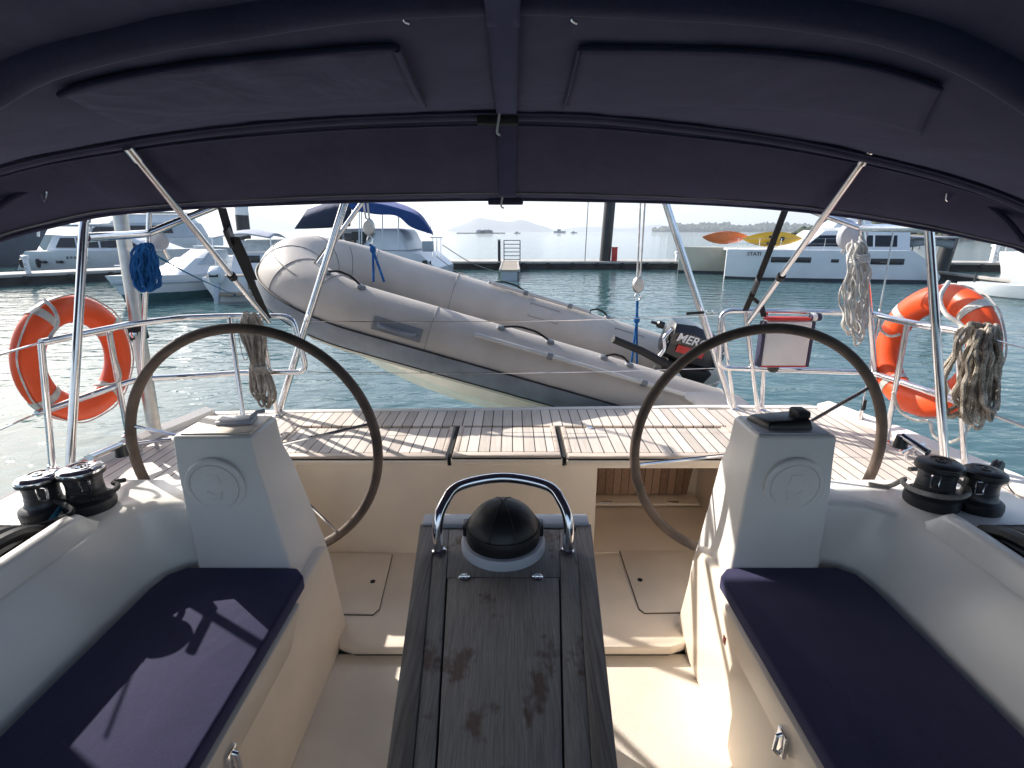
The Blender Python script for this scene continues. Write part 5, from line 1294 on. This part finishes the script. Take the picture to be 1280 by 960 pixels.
# dark bow on the left, white motor yachts
dk = thing('dark_motor_yacht', (-38, 38, 0), 'dark grey yacht bow looming at the left edge behind the dock', 'motor yacht')
mt = loc_frame((-50, 41, 0), (.995, -.10)); add_hull(dk, mt, 14.2, 4.6, 2.45, 'boat_grey', rake=2.2, rise=.05); 
ltube(dk, mt, [(11, 1.4, 2.5), (15.9, .1, 2.95)], .03, 'steel', 'bow_rail')
wy = thing('white_motor_yacht', (-26, 34, 0), 'white motor yacht with sleek dark windows moored behind the left dock', 'motor yacht')
mt = loc_frame((-30.4, 33.8, 0), (1, -.02)); wh = add_hull(wy, mt, 11.0, 3.4, 1.25, 'boat_white', rake=1.0, rise=.12, tail=1.3)
house(wy, mt, (2.2, 9.4), 1.25, (2.6, 7.2), 2.15, 1.35, 1.0, 'boat_white', 'deckhouse', .1)
sgw = 1 if (mt @ V((0, 1, 0))).y < (mt @ V((0, -1, 0))).y else -1
mb = MB(); mb.hexa([mt @ V(p) for p in ((2.9, sgw * 1.34, 1.45), (8.2, sgw * 1.34, 1.45), (8.2, sgw * 1.1, 1.45), (2.9, sgw * 1.1, 1.45), (3.1, sgw * 1.10, 2.02), (7.0, sgw * 1.10, 2.02), (7.0, sgw * .9, 2.02), (3.1, sgw * .9, 2.02))]); mb.build('side_window', 'glass', wy)
for x in (2.2, 3.2, 4.6, 7.2):
    lbox(wh, mt, (x, sgw * 1.62, .62), (.32, .25, .16), 'glass', 'porthole', .03)
for x in (4.2, 5.6):
    mb = MB(); mb.hexa([mt @ V(p) for p in ((x, sgw * 1.36, 1.43), (x + .09, sgw * 1.36, 1.43), (x + .09, sgw * 1.2, 1.43), (x, sgw * 1.2, 1.43), (x - .2, sgw * 1.12, 2.04), (x - .11, sgw * 1.12, 2.04), (x - .11, sgw * 1.0, 2.04), (x - .2, sgw * 1.0, 2.04))]); mb.build('window_post', 'boat_white', wy)
lbox(wy, mt, (3.4, 0, 2.75), (4.6, 2.4, .14), 'boat_pale', 'hardtop', .05)
for x in (1.9, 5.1): ltube(wy, mt, [(x - .2, sgw * 1.0, 2.1), (x, sgw * 1.0, 2.72)], .07, 'boat_white', 'hardtop_post')
for k in range(6): lbox(wh, mt, (5.0 - k * .24, sgw * 1.71, .88), (.10, .04, .14), 'boat_grey', 'registration_mark')
ltube(wy, mt, [(7, sgw * 1.3, 1.75), (9.6, sgw * .5, 1.95)], .02, 'steel', 'bow_rail')
for x in (6, 7.2, 8.4): ltube(wy, mt, [(x, sgw * 1.1, 1.3), (x, sgw * 1.05, 1.85)], .018, 'steel', 'rail_post')
for x, z in ((2.0, .55), (1.0, .55)):
    mb = MB(); c = mt @ V((x, sgw * 1.78, z)); mb.lathe([(0, -.28), (.1, -.22), (.12, 0), (.1, .22), (0, .28)], Matrix.Translation(c), 12); mb.build('fender', 'blackm', wy)
fy = thing('flybridge_yacht', (-34, 47, 0), 'tall flybridge motor yacht with tinted upper windows behind the white motor yacht', 'motor yacht')
mt = loc_frame((-26, 46.5, 0), (-1, .0)); add_hull(fy, mt, 14, 4.2, 1.9, 'boat_white', rake=1.6)
house(fy, mt, (1, 10.5), 1.9, (1.4, 8), 3.1, 1.8, 1.5, 'boat_pale', 'deckhouse', .12)
house(fy, mt, (1.5, 7.5), 3.05, (2, 6.4), 3.75, 1.5, 1.2, 'boat_white', 'flybridge', .1)
sgf = 1 if (mt @ V((0, 1, 0))).y < (mt @ V((0, -1, 0))).y else -1
mb = MB(); mb.hexa([mt @ V(p) for p in ((2, sgf * 1.76, 2.25), (9.2, sgf * 1.76, 2.25), (9.2, sgf * 1.5, 2.25), (2, sgf * 1.5, 2.25), (2.2, sgf * 1.60, 2.85), (8.2, sgf * 1.60, 2.85), (8.2, sgf * 1.3, 2.85), (2.2, sgf * 1.3, 2.85))]); mb.build('side_window', 'glass', fy)
lbox(fy, mt, (3.9, 0, 3.9), (4.2, 2.6, .1), 'boat_pale', 'hardtop', .04)
py_ = thing('pale_grey_yacht', (-15, 33, 0), 'pale grey yacht with cream deckhouse lying behind the small speedboat', 'motor yacht')
mt = loc_frame((-10.2, 33.5, 0), (-1, .05)); add_hull(py_, mt, 9.2, 3.0, 1.35, 'boat_pale', rake=.8)
house(py_, mt, (1.5, 7), 1.35, (2, 6), 1.95, 1.1, .9, 'boat_green', 'deckhouse', .1)
lbox(py_, mt, (4.4, 1.0 if (mt @ V((0, 1, 0))).y < (mt @ V((0, -1, 0))).y else -1.0, 1.68), (3.2, .12, .28), 'clear', 'side_window', .02)

# speedboat, bow towards the camera
sb = thing('speedboat', (-12.8, 20, 0), 'small white speedboat with blue grey hull moored bow out at the dock', 'speedboat')
hv = V((-.36, -.93, 0)); mt = loc_frame((-11.3, 22.9, 0), hv); shull = add_hull(sb, mt, 5.3, 2.1, .82, 'boat_white', rake=.55, rise=.2, boot='teal_bottom')
R_ = hull_rings(5.3, 2.1, .82, .3, rake=.55, rise=.2)
mb = MB()
for e in (1, -1): mb.loft([[mt @ V((r[2][0], e * (r[2][1] + .012), r[2][2] + .03)), mt @ V((r[3][0], e * (r[3][1] + .015), -.1))] for r in R_])
mb.build('teal_bottom_paint', 'teal_bottom', shull)
mb = MB()

for e in (1, -1):
    mb.loft([[mt @ V((r[1][0], e * (r[1][1] + .03), r[1][2] + .06)), mt @ V((r[1][0], e * (r[1][1] + .05), r[1][2])), mt @ V((r[1][0], e * (r[1][1] + .02), r[1][2] - .05))] for r in R_])
mb.build('rub_rail', 'boat_pale', sb)
house(sb, mt, (1.3, 3.9), .85, (1.5, 2.9), 1.45, .8, .6, 'boat_white', 'cuddy_cabin', .08)
mb = MB(); mb.hexa([mt @ V(p) for p in ((1.6, -.80, 1.2), (3.0, -.74, 1.2), (3.0, .74, 1.2), (1.6, .80, 1.2), (1.6, -.70, 1.72), (2.2, -.55, 1.72), (2.2, .55, 1.72), (1.6, .70, 1.72))], bevel=.03); mb.build('windscreen', 'clear', sb)
lbox(sb, mt, (1.0, 0, 1.15), (.6, 1.1, .6), 'boat_white', 'seat_back', .1)
for y in (-.55, .55): ltube(sb, mt, [(3.4, y, .95), (4.4, y * .8, 1.25), (5.5, 0, 1.3)], .015, 'steel', 'bow_rail')
for k in range(4):
    q = mt @ V((3.55 - .22 * k, -.93 + .02 * k, .66)); lbox(shull, mt, (3.4 - .24 * k, -.985 - .02 * k, .66), (.12, .02, .16), 'pile', 'registration_mark')
ab = thing('outboard_boat', (-9.8, 19, 0), 'small white boat with its stern, weathered wooden swim step and outboard turned this way', 'motorboat')
hv = V((-.18, .98, 0)); mt = loc_frame((-9.75, 18.7, 0), hv); add_hull(ab, mt, 5.6, 2.2, .85, 'boat_white', rake=.4, boot='teal_bottom')
lbox(ab, mt, (-.25, .0, .28), (.6, 1.3, .1), 'dockwood', 'swim_step', .02)
mb = MB(); mb.box((0, 0, 0), (.5, .42, .5), bevel=.12, seg=3); mb.bm.transform(mt @ Matrix.Translation((-.25, .55, .95)) @ Matrix.Rotation(-.5, 4, 'Y')); mb.build('motor_cowl', 'boat_white', ab)
mb = MB(); mb.hexa([mt @ V(p) for p in ((-.75, .48, -.1), (-.55, .48, -.1), (-.55, .62, -.1), (-.75, .62, -.1), (-.35, .45, .8), (-.1, .45, .8), (-.1, .65, .8), (-.35, .65, .8))], bevel=.03); mb.build('motor_leg', 'boat_pale', ab)
lbox(ab, mt, (.2, 0, .78), (.3, 2.0, .25), 'dockwood', 'transom_trim', .03)
lbox(ab, mt, (.55, 0, .80), (.5, 1.7, .2), 'boat_grey', 'engine_well', .03)
lbox(ab, mt, (-.05, -.62, .55), (.12, .5, .28), 'dockwood', 'boarding_ladder', .01)
lbox(ab, mt, (-.52, .55, .95), (.03, .28, .12), 'pile', 'motor_stripe', .005)
house(ab, mt, (1.8, 3.6), .85, (2.0, 3.2), 1.6, .75, .6, 'boat_white', 'console', .06)
lbox(ab, mt, (1.95, 0, 1.35), (.1, .7, .3), 'glass', 'instrument_panel', .01)
cloth(ab, [[mt @ V(p) for p in ((1.2, -1.0, 2.15), (1.2, 0, 2.3), (1.2, 1.0, 2.15))], [mt @ V(p) for p in ((2.4, -1.0, 2.3), (2.4, 0, 2.45), (2.4, 1.0, 2.3))], [mt @ V(p) for p in ((3.6, -1.0, 2.15), (3.6, 0, 2.3), (3.6, 1.0, 2.15))]], 'greycanvas', 'sun_canopy')
for x in (1.2, 3.6):
    for y in (-1, 1): ltube(ab, mt, [(x, y, .85), (x, y, 2.15)], .02, 'steel', 'canopy_post')
lbox(ab, mt, (3.65, 0, 1.75), (.03, 1.9, .6), 'clear', 'clear_panel')

# ------------------------------------------------------------------ docks and dock furniture
def pontoon(a, b, w, label, z=.52, wood=False, back=(0, 1)):
    a, b = V((a[0], a[1], 0)), V((b[0], b[1], 0)); bk = V((back[0], back[1], 0)).normalized() * w
    t_ = thing('pontoon', (a + b) / 2, label, 'pontoon')
    mb = MB(); mb.prism([a + V((0, 0, z - .14)), b + V((0, 0, z - .14)), b + bk + V((0, 0, z - .14)), a + bk + V((0, 0, z - .14))], (0, 0, .14), bevel=.02); mb.build('walkway', 'dockwood' if wood else 'concrete', t_)
    mb = MB(); e = bk.normalized() * .08; mb.prism([a + e + V((0, 0, -.3)), b + e + V((0, 0, -.3)), b + bk - e + V((0, 0, -.3)), a + bk - e + V((0, 0, -.3))], (0, 0, z + .15)); mb.build('float', 'dockside', t_)
    n = int((b - a).length / 1.6)
    for k in range(min(n, 12)):
        p = a.lerp(b, (k + .5) / n) - bk.normalized() * .05
        mb = MB(); mb.box(p + V((0, 0, z - .22)), (.22, .10, .26), bevel=.03); mb.build('rubber_fender', 'blackm', t_)
    return t_
pontoon((-6.5, 34.6), (24, 34.6), 2.6, 'long concrete pontoon crossing the open water behind the dinghy')
A, B = AZ(-60, 362, 0), AZ(250, 344.5, 0)
pontoon((A.x, A.y), (B.x, B.y), 2.2, 'concrete pontoon at the left in front of the moored motor yachts', back=(-.6, .8))
A, B = AZ(1172, 347, 0), AZ(1300, 352, 0)
pontoon((24.6, 33.2), (40, 31.5), 2.2, 'pontoon at the right leading past the leaning black pile', z=.55)
A, B = AZ(1180, 349, 0), AZ(1262, 361, 0)
pontoon((A.x, A.y), (B.x, B.y), .9, 'narrow white edged finger pontoon beside the catamaran stern', z=.40)
A, B = AZ(626, 351, 0), AZ(648, 351, 0)
tg = thing('finger_pontoon', ((A.x + B.x) / 2, A.y, 0), 'short timber finger jetty sticking out from the long pontoon', 'jetty')
mb = MB(); mb.box(((A.x + B.x) / 2, (A.y + 34.5) / 2, .50), (B.x - A.x, 34.5 - A.y, .08)); mb.build('plank_deck', 'dockwood', tg, shade=False)
for x in (A.x - .04, B.x + .04):
    mb = MB(); mb.box((x, (A.y + 34.5) / 2, .50), (.10, 34.5 - A.y, .14), bevel=.02); mb.build('edge_beam', 'concrete', tg)
mb = MB(); mb.box(((A.x + B.x) / 2, A.y + .4, .2), (B.x - A.x - .1, .7, .5)); mb.build('float', 'boat_pale', tg)
gt = thing('dock_ladder_frame', (-.1, 35, .52), 'grey metal barred frame standing at the head of the timber jetty', 'metal frame')
fx0, fx1 = AY(630, 320, 35).x, AY(650, 320, 35).x; ztop = AY(640, 300.5, 35).z
for x in (fx0, fx1):
    mb = MB(); mb.tube([(x, 35, .5), (x, 35, ztop)], .035, 8); mb.build('upright', 'steelgrey', gt)
for k in range(6):
    z = .62 + (ztop - .62) * k / 5; mb = MB(); mb.tube([(fx0, 35, z), (fx1, 35, z)], .028, 8); mb.build('bar', 'steelgrey', gt)
mb = MB(); x = AY(624, 315, 34.8).x; mb.box((x, 34.8, .5 + .65), (.18, .18, 1.35), bevel=.03); mb.box((x, 34.8, 1.86), (.2, .2, .05)); single(mb, 'dock_bollard', 'pile', 'dark square post next to the barred metal frame', 'post', (x, 34.8, .5))
def pile(px, py0, py1, Y, r, label, cap=False, lean=(0, 0)):
    b = AY(px, py1, Y); t_ = thing('dock_pile', (b.x, Y, 0), label, 'pile', 'tall black mooring piles'); top = 5.2
    mb = MB(); mb.tube([(b.x - lean[0] * .4, Y - lean[1] * .4, -2), (b.x, Y, .6), (b.x + lean[0], Y + lean[1], top)], r, 20); mb.build('pile_shaft', 'pile', t_)
    if cap:
        mb = MB(); mb.tube([(b.x + lean[0] * .62, Y, 3.45), (b.x + lean[0] * .9, Y, 4.2)], r * 1.03, 20); mb.build('white_band', 'boat_white', t_)
        mb = MB(); mb.lathe([(r, 0), (0, .5)], Matrix.Translation((b.x + lean[0], Y, top)), 20); mb.build('cap', 'boat_white', t_)
    else:
        mb = MB(); mb.lathe([(r * 1.1, 0), (0, .6)], Matrix.Translation((b.x + lean[0], Y, top)), 20); mb.build('cap', 'boat_white', t_)
    return t_
pile(756, 258, 328, 35.2, .36, 'thick black pile rising from the long pontoon beside the red box', lean=(.18, 0))
pile(305, 258, 300, 37.0, .42, 'black pile with white band behind the small boats', True, (.15, 0))
pile(1175, 285, 342, 31.5, .40, 'leaning black pile beside the chrome canopy leg', lean=(.5, 0))
q = AY(767.5, 327, 35.0); mb = MB(); mb.box((q.x, 35, .52 + .42), (.34, .3, .84), bevel=.03); mb.box((q.x, 35, 1.38), (.38, .34, .06), bevel=.01); single(mb, 'fire_box', 'red', 'small red dock box standing next to the thick black pile', 'dock box', (q.x, 35, .52))
def pedestal(px, py, Y, h, label, w=.26):
    q = AY(px, py, Y); t_ = thing('service_pedestal', (q.x, Y, .5), label, 'service pedestal', 'white power pedestals on the docks')
    mb = MB(); mb.box((q.x, Y, .5 + h / 2), (w, w, h), bevel=.04); mb.build('column', 'boat_white', t_)
    mb = MB(); mb.box((q.x, Y, .5 + h + .05), (w * 1.5, w * 1.5, .14), bevel=.04); mb.build('light_head', 'boat_white', t_)
    for k in (.35, .6):
        mb = MB(); mb.box((q.x, Y - w / 2 - .005, .5 + h * k), (w * .5, .02, .12), bevel=.006); mb.build('socket', 'boat_pale', t_)
pedestal(36, 342, 24.6, .72, 'white power pedestal on the left pontoon in front of the dark yacht bow', .17)
pedestal(1237, 341, 33.0, 1.0, 'white power pedestal on the right pontoon by the leaning pile')
pedestal(846, 329, 35.3, .5, 'short white post on the long pontoon next to the catamaran bow', .22)
# boat end at the right edge
eb = thing('moored_launch', (30, 31, 0), 'white launch stern cut off by the picture edge beyond the right pontoon', 'motorboat')
mt = loc_frame((28.9, 30.2, 0), (1, .1)); add_hull(eb, mt, 7, 2.8, 1.25, 'boat_white'); lbox(eb, mt, (2.0, 0, 1.6), (2.4, 1.9, .7), 'boat_white', 'cabin', .1); lbox(eb, mt, (1.1, 0, 1.7), (.6, 1.5, .4), 'glass', 'cabin_window', .03)
ltube(eb, mt, [(.1, 1.2, 1.2), (.1, 1.2, 1.9), (3, 1.2, 1.9)], .02, 'steel', 'guard_rail')
# small tender floating by the finger pontoon
te = thing('moored_tender', (22, 24, 0), 'low white tender floating beside the narrow finger pontoon', 'tender')
q = AZ(1208, 366, 0); q2 = AZ(1262, 372, 0); mt = loc_frame((q.x, q.y, 0), (q2.x - q.x, q2.y - q.y)); add_hull(te, mt, 2.6, 1.1, .45, 'boat_white', rake=.2); ltube(te, mt, [(.2, 0, .45), (.2, 0, .8)], .04, 'pile', 'tiller_post')
# mooring lines of the middle catamaran
for a, b, l in (((553, 306), (625, 341), 'thin mooring line from the blue canopied catamaran to the timber jetty'), ((545, 320), (600, 350), 'second thin mooring line sagging from the blue canopied catamaran towards the water')):
    rope([AY(a[0], a[1], 30), AY((a[0] + b[0]) / 2, (a[1] + b[1]) / 2 + 5, 31), AY(b[0], b[1], 32.2 if l[0] == 't' else 27.5)], .022, 'rope_grey', l, 'mooring line', 'mooring_line', 6)
# flag staff wire on the dock
q = AY(731, 329, 34.9); mb = MB(); mb.tube([(q.x, 34.9, .5), (q.x + .1, 34.9, 6)], .03, 8); single(mb, 'thin_pole', 'steelgrey', 'very thin grey pole standing on the long pontoon left of the thick pile', 'pole', (q.x, 34.9, .5))
# fish farm platform and small far boats
def farm(px0, px1, dist, label, n, hh):
    x0, x1 = (px0 - 640) / 650 * dist, (px1 - 640) / 650 * dist; t_ = thing('fish_platform', ((x0 + x1) / 2, dist, 0), label, 'platform')
    mb = MB(); mb.box(((x0 + x1) / 2, dist, .4), (x1 - x0, 10, .8)); mb.build('raft', 'dockside', t_)
    rnd = random.Random(int(px0))
    for k in range(n):
        w = (x1 - x0) * rnd.uniform(.06, .16); x = x0 + (x1 - x0) * rnd.uniform(.30, .72); h = hh * rnd.uniform(.5, 1)
        mb = MB(); mb.prism([(x - w / 2, dist, .8), (x + w / 2, dist, .8), (x + w / 2, dist, .8 + h * .65), (x, dist, .8 + h), (x - w / 2, dist, .8 + h * .65)], (0, 4, 0)); mb.build('hut', 'boat_pale', t_)
farm(574, 632, 620, 'low floating platform with huts in front of the island', 5, 4.5)
def farboat(px, dist, ln, label):
    x = (px - 640) / 650 * dist; t_ = thing('distant_boat', (x, dist, 0), label, 'boat'); mt = loc_frame((x - ln / 2, dist, 0), (1, 0)); add_hull(t_, mt, ln, ln * .3, ln * .12, 'boat_pale'); lbox(t_, mt, (ln * .45, 0, ln * .2), (ln * .3, ln * .18, ln * .16), 'boat_grey', 'wheelhouse')
farboat(646, 600, 7, 'tiny boat just right of the floating platform'); farboat(714, 700, 8, 'tiny boat out on the open water towards the thick pile'); farboat(697, 900, 20, 'tiny long barge low on the horizon')

# ------------------------------------------------------------------ light
AZM, EL = math.radians(51), math.radians(31.5)
sd = V((-math.sin(AZM) * math.cos(EL), math.cos(AZM) * math.cos(EL), math.sin(EL)))
sun = bpy.data.lights.new('sun', 'SUN'); sun.energy = 4.8; sun.angle = math.radians(.53); sun.color = (1, .945, .87)
so = bpy.data.objects.new('sun', sun); COL.objects.link(so); so.rotation_euler = (-sd).to_track_quat('-Z', 'Y').to_euler(); so.location = sd * 50
w = bpy.data.worlds.new('World'); SC.world = w; w.use_nodes = True
t = w.node_tree; bg = t.nodes['Background']
sky = t.nodes.new('ShaderNodeTexSky'); sky.sky_type = 'NISHITA'; sky.sun_disc = False
sky.sun_elevation = EL; sky.sun_rotation = -AZM; sky.dust_density = 2.0; sky.air_density = 1.0; sky.ozone_density = 1.5
t.links.new(sky.outputs[0], bg.inputs[0]); bg.inputs[1].default_value = .125
SC.view_settings.view_transform = 'Standard'; SC.view_settings.look = 'None'; SC.view_settings.exposure = .82; SC.view_settings.gamma = 1
SC.view_settings.use_curve_mapping = False
SC.cycles.max_bounces = 8; SC.cycles.diffuse_bounces = 5; SC.cycles.glossy_bounces = 4; SC.cycles.volume_bounces = 1
SC.cycles.use_denoising = True
